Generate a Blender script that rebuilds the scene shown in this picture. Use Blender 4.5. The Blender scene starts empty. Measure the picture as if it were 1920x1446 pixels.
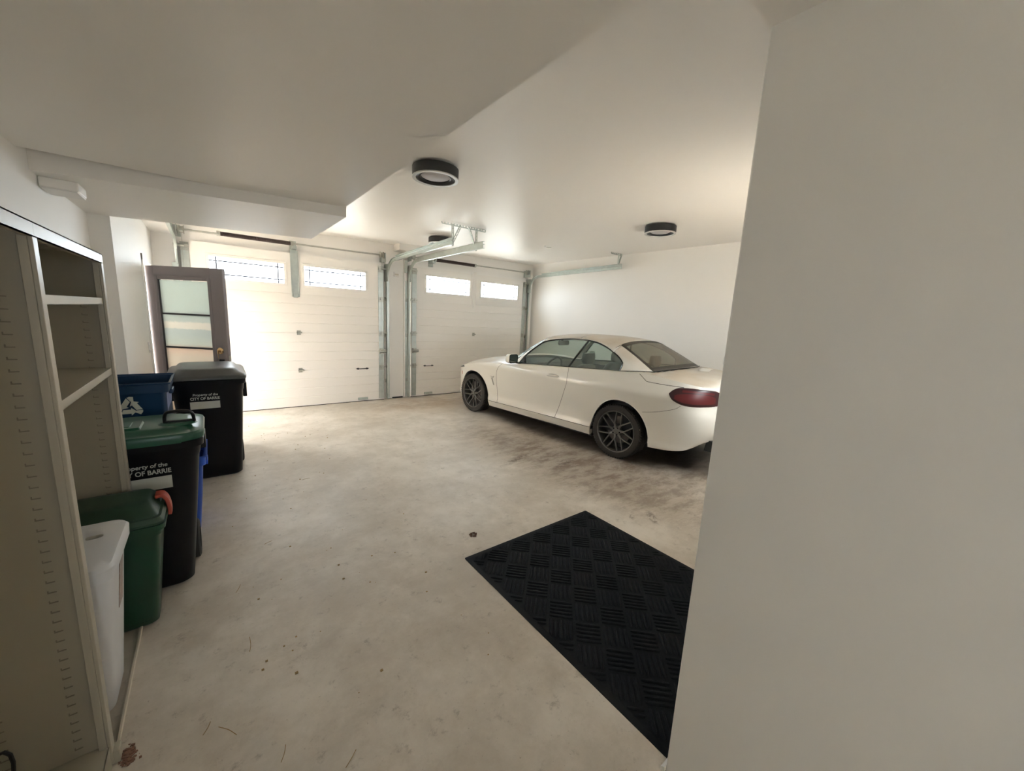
import bpy, bmesh, math, random
from mathutils import Vector, Matrix
from math import sin, cos, pi, radians
random.seed(7)
S = bpy.context.scene
COL = S.collection

# ------------------------------------------------------------------ camera
F_PX = 723.0
cam_d = bpy.data.cameras.new('camera'); cam = bpy.data.objects.new('camera', cam_d); COL.objects.link(cam)
cam_d.sensor_fit = 'HORIZONTAL'; cam_d.sensor_width = 36.0; cam_d.lens = 36.0 * F_PX / 1920.0
cam_d.clip_start = 0.02; cam_d.clip_end = 200
def cam_axes(a, b, c):
    fw = Vector((sin(a)*cos(b), cos(a)*cos(b), sin(b))); rt = Vector((cos(a), -sin(a), 0)); up = rt.cross(fw)
    return cos(c)*rt + sin(c)*up, -sin(c)*rt + cos(c)*up, fw
rt, up, fw = cam_axes(0.668, -0.17055, 0.04886)
cam.matrix_world = Matrix(((rt.x, up.x, -fw.x, 0), (rt.y, up.y, -fw.y, 0), (rt.z, up.z, -fw.z, 1.6), (0, 0, 0, 1)))
S.camera = cam

# ------------------------------------------------------------------ light and exposure
W = bpy.data.worlds.new('daylight'); S.world = W; W.use_nodes = True
bg = W.node_tree.nodes['Background']; bg.inputs[0].default_value = (0.90, 0.96, 1.0, 1); bg.inputs[1].default_value = 1.0
sun_d = bpy.data.lights.new('sun', 'SUN'); sun_d.energy = 4.0; sun_d.angle = radians(0.6); sun_d.color = (1.0, 0.90, 0.77)
sun = bpy.data.objects.new('sun', sun_d); COL.objects.link(sun)
sun.rotation_euler = Vector((-0.20, 0.20, -0.95)).to_track_quat('-Z', 'Y').to_euler(); sun.location = (3, -6, 9)
def portal(name, loc, size, direction):
    d = bpy.data.lights.new(name, 'AREA'); d.shape = 'RECTANGLE'; d.size, d.size_y = size
    d.cycles.is_portal = True
    o = bpy.data.objects.new(name, d); COL.objects.link(o); o.location = loc
    o.rotation_euler = Vector(direction).to_track_quat('-Z', 'Z').to_euler()
# daylight portals in the window, door and added openings (they only guide the sky light)
for i, (x0, x1, zc, h) in enumerate(((0.05, 0.97, 2.12, .32), (1.25, 2.2, 2.14, .32), (3.33, 4.31, 2.18, .32), (4.59, 5.58, 2.2, .32))):
    portal('portal_window', ((x0+x1)/2, 7.12, zc), (x1-x0, h), (0, -1, 0))
portal('portal_doorway', (-0.66, 6.23, 1.02), (0.72, 2.0), (1, 0, 0))
portal('portal_added_side', (4.1, .36, 1.65), (.9, .5), (0, 1, 0))  # unseen opening added in the garage back wall for fill daylight
portal('portal_added_back', (-0.15, -2.28, 1.45), (0.36, 0.4), (0, 1, 0))  # unseen opening added behind the camera to brighten the near walls
S.view_settings.view_transform = 'Standard'; S.view_settings.look = 'None'
S.view_settings.exposure = 5.02; S.view_settings.gamma = 1.0; S.view_settings.use_curve_mapping = False
S.cycles.max_bounces = 16; S.cycles.diffuse_bounces = 10; S.cycles.glossy_bounces = 6
S.cycles.transmission_bounces = 8; S.cycles.transparent_max_bounces = 24
S.cycles.sample_clamp_indirect = 6.0; S.cycles.use_denoising = True
S.cycles.caustics_reflective = False; S.cycles.caustics_refractive = False

# ------------------------------------------------------------------ materials
def new_mat(name):
    m = bpy.data.materials.new(name); m.use_nodes = True
    nt = m.node_tree; b = nt.nodes['Principled BSDF']; return m, nt, b
def M(name, col, rough=0.5, metal=0.0, coat=0.0, bump=0.0, bscale=60.0, var=0.0, vscale=4.0, spec=0.5):
    m, nt, b = new_mat(name)
    c = (*col, 1)
    b.inputs['Base Color'].default_value = c; b.inputs['Roughness'].default_value = rough
    b.inputs['Metallic'].default_value = metal; b.inputs['Coat Weight'].default_value = coat
    b.inputs['Specular IOR Level'].default_value = spec
    tc = nt.nodes.new('ShaderNodeTexCoord')
    if bump:
        n = nt.nodes.new('ShaderNodeTexNoise'); n.inputs['Scale'].default_value = bscale; n.inputs['Detail'].default_value = 3
        bp = nt.nodes.new('ShaderNodeBump'); bp.inputs['Strength'].default_value = bump; bp.inputs['Distance'].default_value = 0.002
        nt.links.new(tc.outputs['Object'], n.inputs['Vector']); nt.links.new(n.outputs['Fac'], bp.inputs['Height'])
        nt.links.new(bp.outputs['Normal'], b.inputs['Normal'])
    if var:
        n = nt.nodes.new('ShaderNodeTexNoise'); n.inputs['Scale'].default_value = vscale; n.inputs['Detail'].default_value = 5
        mx = nt.nodes.new('ShaderNodeMix'); mx.data_type = 'RGBA'
        mx.inputs['A'].default_value = (*[x*(1-var) for x in col], 1); mx.inputs['B'].default_value = (*[min(1, x*(1+var)) for x in col], 1)
        nt.links.new(tc.outputs['Object'], n.inputs['Vector']); nt.links.new(n.outputs['Fac'], mx.inputs['Factor'])
        nt.links.new(mx.outputs['Result'], b.inputs['Base Color'])
    return m
m_wall = M('painted drywall', (0.86, 0.845, 0.815), 0.55, bump=0.08, bscale=25, var=0.012, vscale=3)
m_wallnear = m_wall
m_ceil = M('ceiling paint', (0.85, 0.825, 0.79), 0.42, bump=0.10, bscale=6, var=0.01)
m_trim = M('white trim paint', (0.85, 0.83, 0.80), 0.4)
m_gdoor = M('garage door skin', (0.84, 0.815, 0.775), 0.45, bump=0.12, bscale=180)
m_galv = M('galvanized steel', (0.48, 0.52, 0.49), 0.38, metal=0.75, var=0.18, vscale=14)
m_steel = M('dull steel', (0.42, 0.42, 0.38), 0.4, metal=0.8, var=0.2, vscale=20)
m_spring = M('dark spring steel', (0.045, 0.03, 0.028), 0.5, metal=0.3)
m_black = M('black metal', (0.012, 0.012, 0.013), 0.35)
m_rubber = M('black rubber', (0.02, 0.019, 0.018), 0.8, bump=0.3, bscale=120)
m_seal = M('door seal rubber', (0.015, 0.013, 0.012), 0.7)
m_shelf = M('putty grey enamel', (0.42, 0.385, 0.305), 0.38, var=0.05, vscale=5)
m_wood = M('pale floor batten', (0.52, 0.46, 0.38), 0.6)
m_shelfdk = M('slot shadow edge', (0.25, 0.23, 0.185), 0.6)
m_leaf = M('mauve grey door paint', (0.25, 0.215, 0.225), 0.45)
m_leafdark = M('dark muntin', (0.05, 0.042, 0.045), 0.5)
m_brass = M('brass', (0.75, 0.52, 0.28), 0.25, metal=0.9)
m_white = M('white plastic', (0.78, 0.77, 0.76), 0.35)
m_ivory = M('ivory plastic', (0.62, 0.58, 0.50), 0.4)
m_binwhite = M('white bin plastic', (0.66, 0.67, 0.70), 0.42)
m_cart = M('black cart plastic', (0.0045, 0.0045, 0.0055), 0.42, bump=0.12, bscale=300, spec=0.25)
m_cartlid = M('grey cart lid plastic', (0.055, 0.058, 0.058), 0.3, bump=0.1, bscale=200)
m_glid = M('green lid plastic', (0.012, 0.085, 0.045), 0.3, bump=0.05, bscale=100)
m_gbin = M('dark green bin plastic', (0.006, 0.045, 0.022), 0.35, bump=0.05, bscale=100)
m_gbinlid = M('weathered green lid plastic', (0.022, 0.055, 0.032), 0.42, var=0.25, vscale=9)
m_blue = M('blue bin plastic', (0.003, 0.032, 0.088), 0.42, bump=0.05, bscale=100)
m_blue2 = M('bright blue bin plastic', (0.012, 0.07, 0.42), 0.38)
m_bluecorner = M('scuffed blue plastic', (0.20, 0.24, 0.40), 0.5, var=0.25, vscale=14)
m_latch = M('faded red latch plastic', (0.40, 0.065, 0.04), 0.5)
m_print = M('pale print', (0.55, 0.57, 0.52), 0.6)
m_lightblk = M('lamp black metal', (0.010, 0.010, 0.011), 0.45)
m_silver = M('brushed silver', (0.55, 0.54, 0.52), 0.3, metal=0.7)
m_diff = M('lamp diffuser', (0.50, 0.48, 0.50), 0.5)
m_mat = M('black mat', (0.010, 0.012, 0.014), 0.9, bump=0.8, bscale=350, var=0.5, vscale=120, spec=0.25)
m_lead = M('window caming', (0.06, 0.065, 0.09), 0.5)
m_sticker = M('sticker paper', (0.35, 0.28, 0.26), 0.5, var=0.5, vscale=60)
m_leafdeb = M('dry leaf', (0.12, 0.06, 0.035), 0.8, var=0.4, vscale=40)
m_beigegrass = M('dry pine needle', (0.30, 0.20, 0.08), 0.8)
m_rust = M('crumbled brick debris', (0.24, 0.13, 0.085), 0.9, var=0.5, vscale=60)

def glass(name, tint=(1, 1, 1), refl=0.08, dust=0.0, dustcol=(0.5, 0.45, 0.36)):
    m = bpy.data.materials.new(name); m.use_nodes = True; nt = m.node_tree; nt.nodes.clear()
    o = nt.nodes.new('ShaderNodeOutputMaterial'); t = nt.nodes.new('ShaderNodeBsdfTransparent'); t.inputs[0].default_value = (*tint, 1)
    g = nt.nodes.new('ShaderNodeBsdfGlossy'); g.inputs['Roughness'].default_value = 0.03
    lw = nt.nodes.new('ShaderNodeLayerWeight'); pw = nt.nodes.new('ShaderNodeMath'); pw.operation = 'POWER'; pw.inputs[1].default_value = 5; nt.links.new(lw.outputs['Facing'], pw.inputs[0])
    fr = nt.nodes.new('ShaderNodeMath'); fr.operation = 'MULTIPLY_ADD'; fr.inputs[1].default_value = .92; fr.inputs[2].default_value = .045; nt.links.new(pw.outputs[0], fr.inputs[0])
    mx = nt.nodes.new('ShaderNodeMixShader'); nt.links.new(fr.outputs[0], mx.inputs[0]); nt.links.new(t.outputs[0], mx.inputs[1]); nt.links.new(g.outputs[0], mx.inputs[2])
    last = mx
    if dust:
        d = nt.nodes.new('ShaderNodeBsdfDiffuse'); d.inputs[0].default_value = (*dustcol, 1)
        m2 = nt.nodes.new('ShaderNodeMixShader'); m2.inputs[0].default_value = dust
        nt.links.new(mx.outputs[0], m2.inputs[1]); nt.links.new(d.outputs[0], m2.inputs[2]); last = m2
    nt.links.new(last.outputs[0], o.inputs[0]); return m
m_wglass = glass('window glass', (0.80, 0.83, 0.85))
m_cglass = glass('car side glass', (0.84, 0.93, 0.89), dust=0.24, dustcol=(0.33, 0.40, 0.365))
m_rglass = glass('dusty rear glass', (0.42, 0.44, 0.38), dust=0.42, dustcol=(0.22, 0.18, 0.125))
def frosted():
    m = bpy.data.materials.new('obscured door glass'); m.use_nodes = True; nt = m.node_tree; nt.nodes.clear()
    o = nt.nodes.new('ShaderNodeOutputMaterial'); tc = nt.nodes.new('ShaderNodeTexCoord'); sep = nt.nodes.new('ShaderNodeSeparateXYZ')
    nt.links.new(tc.outputs['Object'], sep.inputs[0])
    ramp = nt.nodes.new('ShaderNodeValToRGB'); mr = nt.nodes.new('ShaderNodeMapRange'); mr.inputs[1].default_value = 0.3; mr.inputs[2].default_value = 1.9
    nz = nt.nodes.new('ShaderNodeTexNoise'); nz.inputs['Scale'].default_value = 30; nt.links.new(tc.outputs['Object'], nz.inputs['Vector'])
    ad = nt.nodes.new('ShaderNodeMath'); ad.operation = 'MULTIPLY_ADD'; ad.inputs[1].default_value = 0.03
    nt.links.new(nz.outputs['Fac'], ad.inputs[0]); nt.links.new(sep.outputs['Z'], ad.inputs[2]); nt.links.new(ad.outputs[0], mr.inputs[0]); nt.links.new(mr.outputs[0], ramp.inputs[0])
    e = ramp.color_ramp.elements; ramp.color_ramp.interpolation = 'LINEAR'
    st = [(0.0, (.80, .70, .60)), (.44, (.80, .76, .70)), (.50, (.86, .74, .66)), (.53, (.78, .82, .78)), (.60, (.70, .75, .74)), (.635, (.70, .75, .74)), (.64, (.92, .90, .84)), (.68, (.93, .90, .85)), (.69, (.72, .77, .75)), (.75, (.76, .82, .79)), (1, (.78, .84, .80))]  # horizontal pale bands painted into the glass colour by height
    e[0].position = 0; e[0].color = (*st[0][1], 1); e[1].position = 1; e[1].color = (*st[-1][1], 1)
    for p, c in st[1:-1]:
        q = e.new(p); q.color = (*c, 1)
    t = nt.nodes.new('ShaderNodeBsdfTranslucent'); d = nt.nodes.new('ShaderNodeBsdfDiffuse'); g = nt.nodes.new('ShaderNodeBsdfGlossy'); g.inputs['Roughness'].default_value = .15
    nt.links.new(ramp.outputs[0], t.inputs[0]); nt.links.new(ramp.outputs[0], d.inputs[0])
    a = nt.nodes.new('ShaderNodeMixShader'); a.inputs[0].default_value = .35; nt.links.new(t.outputs[0], a.inputs[1]); nt.links.new(d.outputs[0], a.inputs[2])
    b = nt.nodes.new('ShaderNodeMixShader'); b.inputs[0].default_value = .08; nt.links.new(a.outputs[0], b.inputs[1]); nt.links.new(g.outputs[0], b.inputs[2])
    nt.links.new(b.outputs[0], o.inputs[0]); return m
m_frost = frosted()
def paint():
    m, nt, b = new_mat('white car paint with dust')
    b.inputs['Coat Weight'].default_value = 0.45; b.inputs['Coat Roughness'].default_value = 0.05; b.inputs['Roughness'].default_value = 0.35
    geo = nt.nodes.new('ShaderNodeNewGeometry'); sep = nt.nodes.new('ShaderNodeSeparateXYZ'); nt.links.new(geo.outputs['Normal'], sep.inputs[0])
    mr = nt.nodes.new('ShaderNodeMapRange'); mr.inputs[1].default_value = 0.45; mr.inputs[2].default_value = 1.0; nt.links.new(sep.outputs['Z'], mr.inputs[0])
    tc = nt.nodes.new('ShaderNodeTexCoord'); nz = nt.nodes.new('ShaderNodeTexNoise'); nz.inputs['Scale'].default_value = 3.5; nz.inputs['Detail'].default_value = 6
    nt.links.new(tc.outputs['Object'], nz.inputs['Vector'])
    mu = nt.nodes.new('ShaderNodeMath'); mu.operation = 'MULTIPLY'; nt.links.new(mr.outputs[0], mu.inputs[0]); nt.links.new(nz.outputs['Fac'], mu.inputs[1])
    sc = nt.nodes.new('ShaderNodeMath'); sc.operation = 'MULTIPLY'; sc.inputs[1].default_value = 1.5; sc.use_clamp = True; nt.links.new(mu.outputs[0], sc.inputs[0])
    # road grime low on the sills
    sep2 = nt.nodes.new('ShaderNodeSeparateXYZ'); nt.links.new(tc.outputs['Object'], sep2.inputs[0])
    lo = nt.nodes.new('ShaderNodeMapRange'); lo.inputs[1].default_value = 0.55; lo.inputs[2].default_value = 0.15; lo.inputs[3].default_value = 0; lo.inputs[4].default_value = .45
    nt.links.new(sep2.outputs['Z'], lo.inputs[0])
    m2 = nt.nodes.new('ShaderNodeMath'); m2.operation = 'MULTIPLY'; nt.links.new(lo.outputs[0], m2.inputs[0]); nt.links.new(nz.outputs['Fac'], m2.inputs[1])
    mxf = nt.nodes.new('ShaderNodeMath'); mxf.operation = 'MAXIMUM'; nt.links.new(sc.outputs[0], mxf.inputs[0]); nt.links.new(m2.outputs[0], mxf.inputs[1])
    mx = nt.nodes.new('ShaderNodeMix'); mx.data_type = 'RGBA'; mx.inputs['A'].default_value = (0.70, 0.68, 0.62, 1); mx.inputs['B'].default_value = (0.44, 0.36, 0.26, 1)
    nt.links.new(mxf.outputs[0], mx.inputs['Factor']); nt.links.new(mx.outputs['Result'], b.inputs['Base Color'])
    cw = nt.nodes.new('ShaderNodeMapRange'); cw.inputs[3].default_value = 0.5; cw.inputs[4].default_value = 0.05; nt.links.new(mxf.outputs[0], cw.inputs[0]); nt.links.new(cw.outputs[0], b.inputs['Coat Weight'])
    return m
m_paint = paint()
m_gap = M('panel gap', (0.02, 0.018, 0.015), 0.8)
m_cblk = M('gloss black trim', (0.008, 0.009, 0.009), 0.2)
m_chrome = M('satin chrome', (0.85, 0.84, 0.80), 0.15, metal=0.9)
m_rim = M('dark grey alloy', (0.13, 0.125, 0.115), 0.35, metal=0.4)
m_tyre = M('dusty tyre', (0.030, 0.026, 0.022), 0.85, bump=0.4, bscale=90, var=0.3, vscale=8)
m_seat = M('grey leather', (0.05, 0.052, 0.055), 0.45)
m_inner = M('car interior black', (0.018, 0.019, 0.02), 0.6)
m_lamp = M('red lamp lens', (0.10, 0.006, 0.008), 0.42, coat=0.0)
m_lampdk = M('smoked red lens', (0.030, 0.005, 0.007), 0.4, coat=0.0)
m_head = M('headlamp lens', (0.10, 0.10, 0.10), 0.1, coat=1.0)
m_amber = M('amber reflector', (0.5, 0.13, 0.04), 0.3)
m_disc = M('brake disc', (0.13, 0.12, 0.11), 0.4, metal=0.8)

def floor_mat():
    m, nt, b = new_mat('garage concrete'); L = nt.links
    tc = nt.nodes.new('ShaderNodeTexCoord')
    def noise(s, d=6, r=.6, dist=0, vec=None):
        n = nt.nodes.new('ShaderNodeTexNoise'); n.inputs['Scale'].default_value = s; n.inputs['Detail'].default_value = d; n.inputs['Roughness'].default_value = r; n.inputs['Distortion'].default_value = dist
        L.new(vec or tc.outputs['Object'], n.inputs['Vector']); return n.outputs['Fac']
    def ramp(x, a, bb):
        r = nt.nodes.new('ShaderNodeMapRange'); r.interpolation_type = 'SMOOTHSTEP'; r.inputs[1].default_value = a; r.inputs[2].default_value = bb; L.new(x, r.inputs[0]); return r.outputs[0]
    def mul(x, y):
        q = nt.nodes.new('ShaderNodeMath'); q.operation = 'MULTIPLY'; L.new(x, q.inputs[0])
        if isinstance(y, float): q.inputs[1].default_value = y
        else: L.new(y, q.inputs[1])
        return q.outputs[0]
    def add(x, y):
        q = nt.nodes.new('ShaderNodeMath'); q.operation = 'ADD'; q.use_clamp = True; L.new(x, q.inputs[0]); L.new(y, q.inputs[1]); return q.outputs[0]
    def mix(f, a, c):
        q = nt.nodes.new('ShaderNodeMix'); q.data_type = 'RGBA'; L.new(f, q.inputs['Factor'])
        if isinstance(a, tuple): q.inputs['A'].default_value = (*a, 1)
        else: L.new(a, q.inputs['A'])
        q.inputs['B'].default_value = (*c, 1); return q.outputs['Result']
    def blob(cx, cy, rx, ry, rot, soft=.5):
        mp = nt.nodes.new('ShaderNodeMapping'); mp.vector_type = 'TEXTURE'
        mp.inputs['Location'].default_value = (cx, cy, 0); mp.inputs['Rotation'].default_value = (0, 0, rot); mp.inputs['Scale'].default_value = (rx, ry, 1)
        L.new(tc.outputs['Object'], mp.inputs['Vector'])
        ln = nt.nodes.new('ShaderNodeVectorMath'); ln.operation = 'LENGTH'; L.new(mp.outputs[0], ln.inputs[0])
        return ramp(ln.outputs['Value'], 1.0, 1.0 - soft)
    base = mix(ramp(noise(0.9, 10, .72, 0), .35, .68), (0.48, 0.425, 0.35), (0.69, 0.635, 0.56))
    base = mix(mul(ramp(noise(3.1, 10, .75, 0), .50, .66), .38), base, (0.40, 0.345, 0.275))
    base = mix(mul(ramp(noise(11, 8, .75, 0), .56, .70), .6), base, (0.24, 0.205, 0.165))
    base = mix(mul(ramp(noise(70, 3, .6), .66, .74), .5), base, (0.22, 0.18, 0.14))
    # brown dirt tracked in along the car and in front of the doors
    mp = nt.nodes.new('ShaderNodeMapping'); mp.inputs['Rotation'].default_value = (0, 0, radians(12)); mp.inputs['Scale'].default_value = (2.2, 4.6, 1)
    L.new(tc.outputs['Object'], mp.inputs['Vector'])
    streak = ramp(noise(1.3, 12, .78, 0, mp.outputs[0]), .42, .60)
    dirt = add(blob(3.05, 3.3, .75, 2.6, radians(4), .75), blob(3.6, 2.1, 1.2, 1.3, 0, .7))
    dirt = add(dirt, mul(blob(3.0, 6.6, 1.5, .75, 0, .7), .7))
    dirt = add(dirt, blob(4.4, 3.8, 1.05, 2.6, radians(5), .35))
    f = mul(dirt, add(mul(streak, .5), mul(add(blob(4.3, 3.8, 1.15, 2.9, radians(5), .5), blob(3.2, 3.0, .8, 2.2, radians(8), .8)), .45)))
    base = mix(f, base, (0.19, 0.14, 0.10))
    base = mix(mul(blob(4.45, 3.8, .95, 2.5, radians(5.7), .3), .75), base, (0.06, 0.042, 0.03))  # shadow under the car, painted into the floor colour
    base = mix(mul(mul(blob(3.1, 6.45, 1.6, .9, 0, .8), ramp(noise(2.0, 8, .7), .35, .65)), .6), base, (0.36, 0.25, 0.15))
    # two dark muddy scuffs right of the mat
    for (cx, cy, rx, ry, r) in ((2.86, 1.62, .16, .05, .9), (2.72, 1.72, .07, .03, .5), (2.75, 3.3, .35, .06, .3), (3.1, 2.9, .3, .05, .2)):
        base = mix(mul(mul(blob(cx, cy, rx, ry, r, .7), ramp(noise(22, 5, .6, 1.), .38, .6)), .75), base, (0.10, 0.07, 0.045))
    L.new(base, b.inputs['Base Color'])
    rr = nt.nodes.new('ShaderNodeMapRange'); rr.inputs[3].default_value = .32; rr.inputs[4].default_value = .62; L.new(noise(2.2, 6), rr.inputs[0]); L.new(rr.outputs[0], b.inputs['Roughness'])
    bp = nt.nodes.new('ShaderNodeBump'); bp.inputs['Strength'].default_value = .25; bp.inputs['Distance'].default_value = .004; L.new(noise(22, 8, .7), bp.inputs['Height']); L.new(bp.outputs[0], b.inputs['Normal'])
    return m
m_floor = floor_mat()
m_yard = M('sunlit yard concrete', (0.42, 0.42, 0.40), 0.8, var=0.1)

# ------------------------------------------------------------------ mesh helpers
class MB:
    def __init__(s): s.v = []; s.f = []; s.mi = []
    def add(s, vs, fs, mi=0):
        o = len(s.v); s.v += [tuple(p) for p in vs]; s.f += [tuple(i+o for i in f) for f in fs]; s.mi += [mi]*len(fs)
    def box(s, a, b, mi=0, xf=None):
        x0, y0, z0 = a; x1, y1, z1 = b
        vs = [(x0,y0,z0),(x1,y0,z0),(x1,y1,z0),(x0,y1,z0),(x0,y0,z1),(x1,y0,z1),(x1,y1,z1),(x0,y1,z1)]
        if xf: vs = [xf @ Vector(p) for p in vs]
        s.add(vs, [(0,3,2,1),(4,5,6,7),(0,1,5,4),(1,2,6,5),(2,3,7,6),(3,0,4,7)], mi)
    def prism(s, pts, z0, z1, mi=0, xf=None):
        n = len(pts); vs = [(x,y,z0) for x,y in pts] + [(x,y,z1) for x,y in pts]
        if xf: vs = [xf @ Vector(p) for p in vs]
        s.add(vs, [tuple(range(n))[::-1], tuple(range(n,2*n))] + [(i,(i+1)%n,(i+1)%n+n,i+n) for i in range(n)], mi)
    def loft(s, rings, caps=True, mi=0, closed=True):
        n = len(rings[0]); vs = [p for r in rings for p in r]; fs = []
        for k in range(len(rings)-1):
            for i in range(n if closed else n-1):
                j = (i+1) % n; fs.append((k*n+i, k*n+j, (k+1)*n+j, (k+1)*n+i))
        if caps and closed:
            fs.append(tuple(range(n))[::-1]); fs.append(tuple(range((len(rings)-1)*n, len(rings)*n)))
        s.add(vs, fs, mi)
    def lathe(s, prof, n=48, xf=None, mi=0, closed=False):
        vs = []; fs = []
        for (r, z) in prof:
            for i in range(n):
                a = 2*pi*i/n; vs.append((r*cos(a), r*sin(a), z))
        if xf: vs = [xf @ Vector(p) for p in vs]
        m = len(prof)
        for k in range(m if closed else m-1):
            k2 = (k+1) % m
            for i in range(n):
                j = (i+1) % n; fs.append((k*n+i, k*n+j, k2*n+j, k2*n+i))
        s.add(vs, fs, mi)
    def tube(s, pts, r, n=10, mi=0, caps=True):
        P = [Vector(p) for p in pts]; rings = []; nrm = None
        for i, p in enumerate(P):
            t = (P[min(i+1, len(P)-1)] - P[max(i-1, 0)]).normalized()
            if nrm is None: nrm = t.orthogonal().normalized()
            nrm = (nrm - t*nrm.dot(t)).normalized(); b = t.cross(nrm)
            rr = r[i] if isinstance(r, (list, tuple)) else r
            rings.append([p + nrm*(rr*cos(2*pi*k/n)) + b*(rr*sin(2*pi*k/n)) for k in range(n)])
        s.loft(rings, caps, mi)
    def cyl(s, p0, p1, r, n=20, mi=0): s.tube([p0, p1], r, n, mi)
    def bar(s, p0, p1, w, h, upv=(0,0,1), mi=0):
        p0 = Vector(p0); p1 = Vector(p1); t = (p1-p0).normalized(); u = Vector(upv); sd = t.cross(u).normalized(); u = sd.cross(t)
        r = lambda p: [p+sd*w/2+u*h/2, p-sd*w/2+u*h/2, p-sd*w/2-u*h/2, p+sd*w/2-u*h/2]
        s.loft([r(p0), r(p1)], True, mi)
    def build(s, name, mats, parent=None, bevel=0, seg=2, angle=35, loc=None, subsurf=0, weld=False):
        me = bpy.data.meshes.new(name); me.from_pydata(s.v, [], s.f)
        if not isinstance(mats, (list, tuple)): mats = [mats]
        for m in mats: me.materials.append(m)
        me.polygons.foreach_set('material_index', s.mi)
        bm = bmesh.new(); bm.from_mesh(me)
        if weld: bmesh.ops.remove_doubles(bm, verts=bm.verts, dist=1e-5)
        bmesh.ops.recalc_face_normals(bm, faces=bm.faces)
        if angle:
            for f in bm.faces: f.smooth = True
            for e in bm.edges:
                if len(e.link_faces) == 2 and e.calc_face_angle(0) > radians(angle): e.smooth = False
        bm.to_mesh(me); bm.free()
        o = bpy.data.objects.new(name, me); COL.objects.link(o)
        if parent: o.parent = parent
        if loc: o.location = loc
        if bevel:
            b = o.modifiers.new('bevel', 'BEVEL'); b.width = bevel; b.segments = seg; b.limit_method = 'ANGLE'; b.angle_limit = radians(30)
        if subsurf:
            q = o.modifiers.new('sub', 'SUBSURF'); q.levels = q.render_levels = subsurf
        return o
def tag(o, label=None, cat=None, group=None, kind=None):
    if label: o['label'] = label
    if cat: o['category'] = cat
    if group: o['group'] = group
    if kind: o['kind'] = kind
    return o
def thing(name, loc, label, cat, group=None, rotz=0, kind=None):
    o = bpy.data.objects.new(name, None); o.empty_display_size = .1; COL.objects.link(o); o.location = loc; o.rotation_euler = (0, 0, rotz)
    return tag(o, label, cat, group, kind)
def copy_tree(o, parent=None):
    c = o.copy(); COL.objects.link(c); c.parent = parent
    for ch in list(o.children): copy_tree(ch, c)
    return c
def spl(x, xs, ys):
    n = len(xs)
    if x <= xs[0]: return ys[0]
    if x >= xs[-1]: return ys[-1]
    i = 0
    while xs[i+1] < x: i += 1
    h = xs[i+1]-xs[i]; t = (x-xs[i])/h
    def tg(k):
        if k == 0: return (ys[1]-ys[0])/(xs[1]-xs[0])
        if k == n-1: return (ys[-1]-ys[-2])/(xs[-1]-xs[-2])
        a = (ys[k]-ys[k-1])/(xs[k]-xs[k-1]); b = (ys[k+1]-ys[k])/(xs[k+1]-xs[k])
        return 0 if a*b <= 0 else 2*a*b/(a+b)
    m0, m1 = tg(i)*h, tg(i+1)*h
    return (2*t**3-3*t**2+1)*ys[i] + (t**3-2*t**2+t)*m0 + (-2*t**3+3*t**2)*ys[i+1] + (t**3-t**2)*m1
def resample(pts, n, smooth=True):
    P = [Vector(p) for p in pts]; d = [0]
    for a, b in zip(P, P[1:]): d.append(d[-1] + (b-a).length)
    out = []
    for k in range(n):
        s = d[-1]*k/(n-1)
        if smooth and len(P) > 2: out.append(Vector([spl(s, d, [p[c] for p in P]) for c in range(len(P[0]))]))
        else:
            i = 0
            while i < len(P)-2 and d[i+1] < s: i += 1
            t = (s-d[i])/max(1e-9, d[i+1]-d[i]); out.append(P[i].lerp(P[i+1], t))
    return out
def rrect(x0, x1, y0, y1, r, n=6):
    out = []
    for cx, cy, a0 in ((x1-r, y1-r, 0), (x0+r, y1-r, pi/2), (x0+r, y0+r, pi), (x1-r, y0+r, 3*pi/2)):
        for k in range(n+1):
            a = a0 + pi/2*k/n; out.append((cx+r*cos(a), cy+r*sin(a)))
    return out
_txt = 0
def text_mesh(name, body, size, mat, parent, matrix, shear=0, bold=0.0, align='LEFT', depth=0.0006, sx=1.0):
    cu = bpy.data.curves.new(name, 'FONT'); cu.body = body; cu.size = size; cu.shear = shear; cu.align_x = align; cu.extrude = depth
    t = bpy.data.objects.new(name, cu); COL.objects.link(t)
    dg = bpy.context.evaluated_depsgraph_get(); me = bpy.data.meshes.new_from_object(t.evaluated_get(dg))
    bpy.data.objects.remove(t); bpy.data.curves.remove(cu)
    if bold:
        b_ = bmesh.new(); b_.from_mesh(me); g = b_.verts[:] + b_.edges[:] + b_.faces[:]
        for dx, dy in ((bold, 0), (0, bold), (bold, bold)):
            d_ = bmesh.ops.duplicate(b_, geom=g); bmesh.ops.translate(b_, verts=[v for v in d_['geom'] if isinstance(v, bmesh.types.BMVert)], vec=(dx, dy, dx*.02+dy*.01))
        b_.to_mesh(me); b_.free()
    me.transform(matrix @ Matrix.Diagonal((sx, 1, 1, 1))); me.materials.clear(); me.materials.append(mat)
    o = bpy.data.objects.new(name, me); COL.objects.link(o)
    if parent: o.parent = parent
    return o

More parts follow.
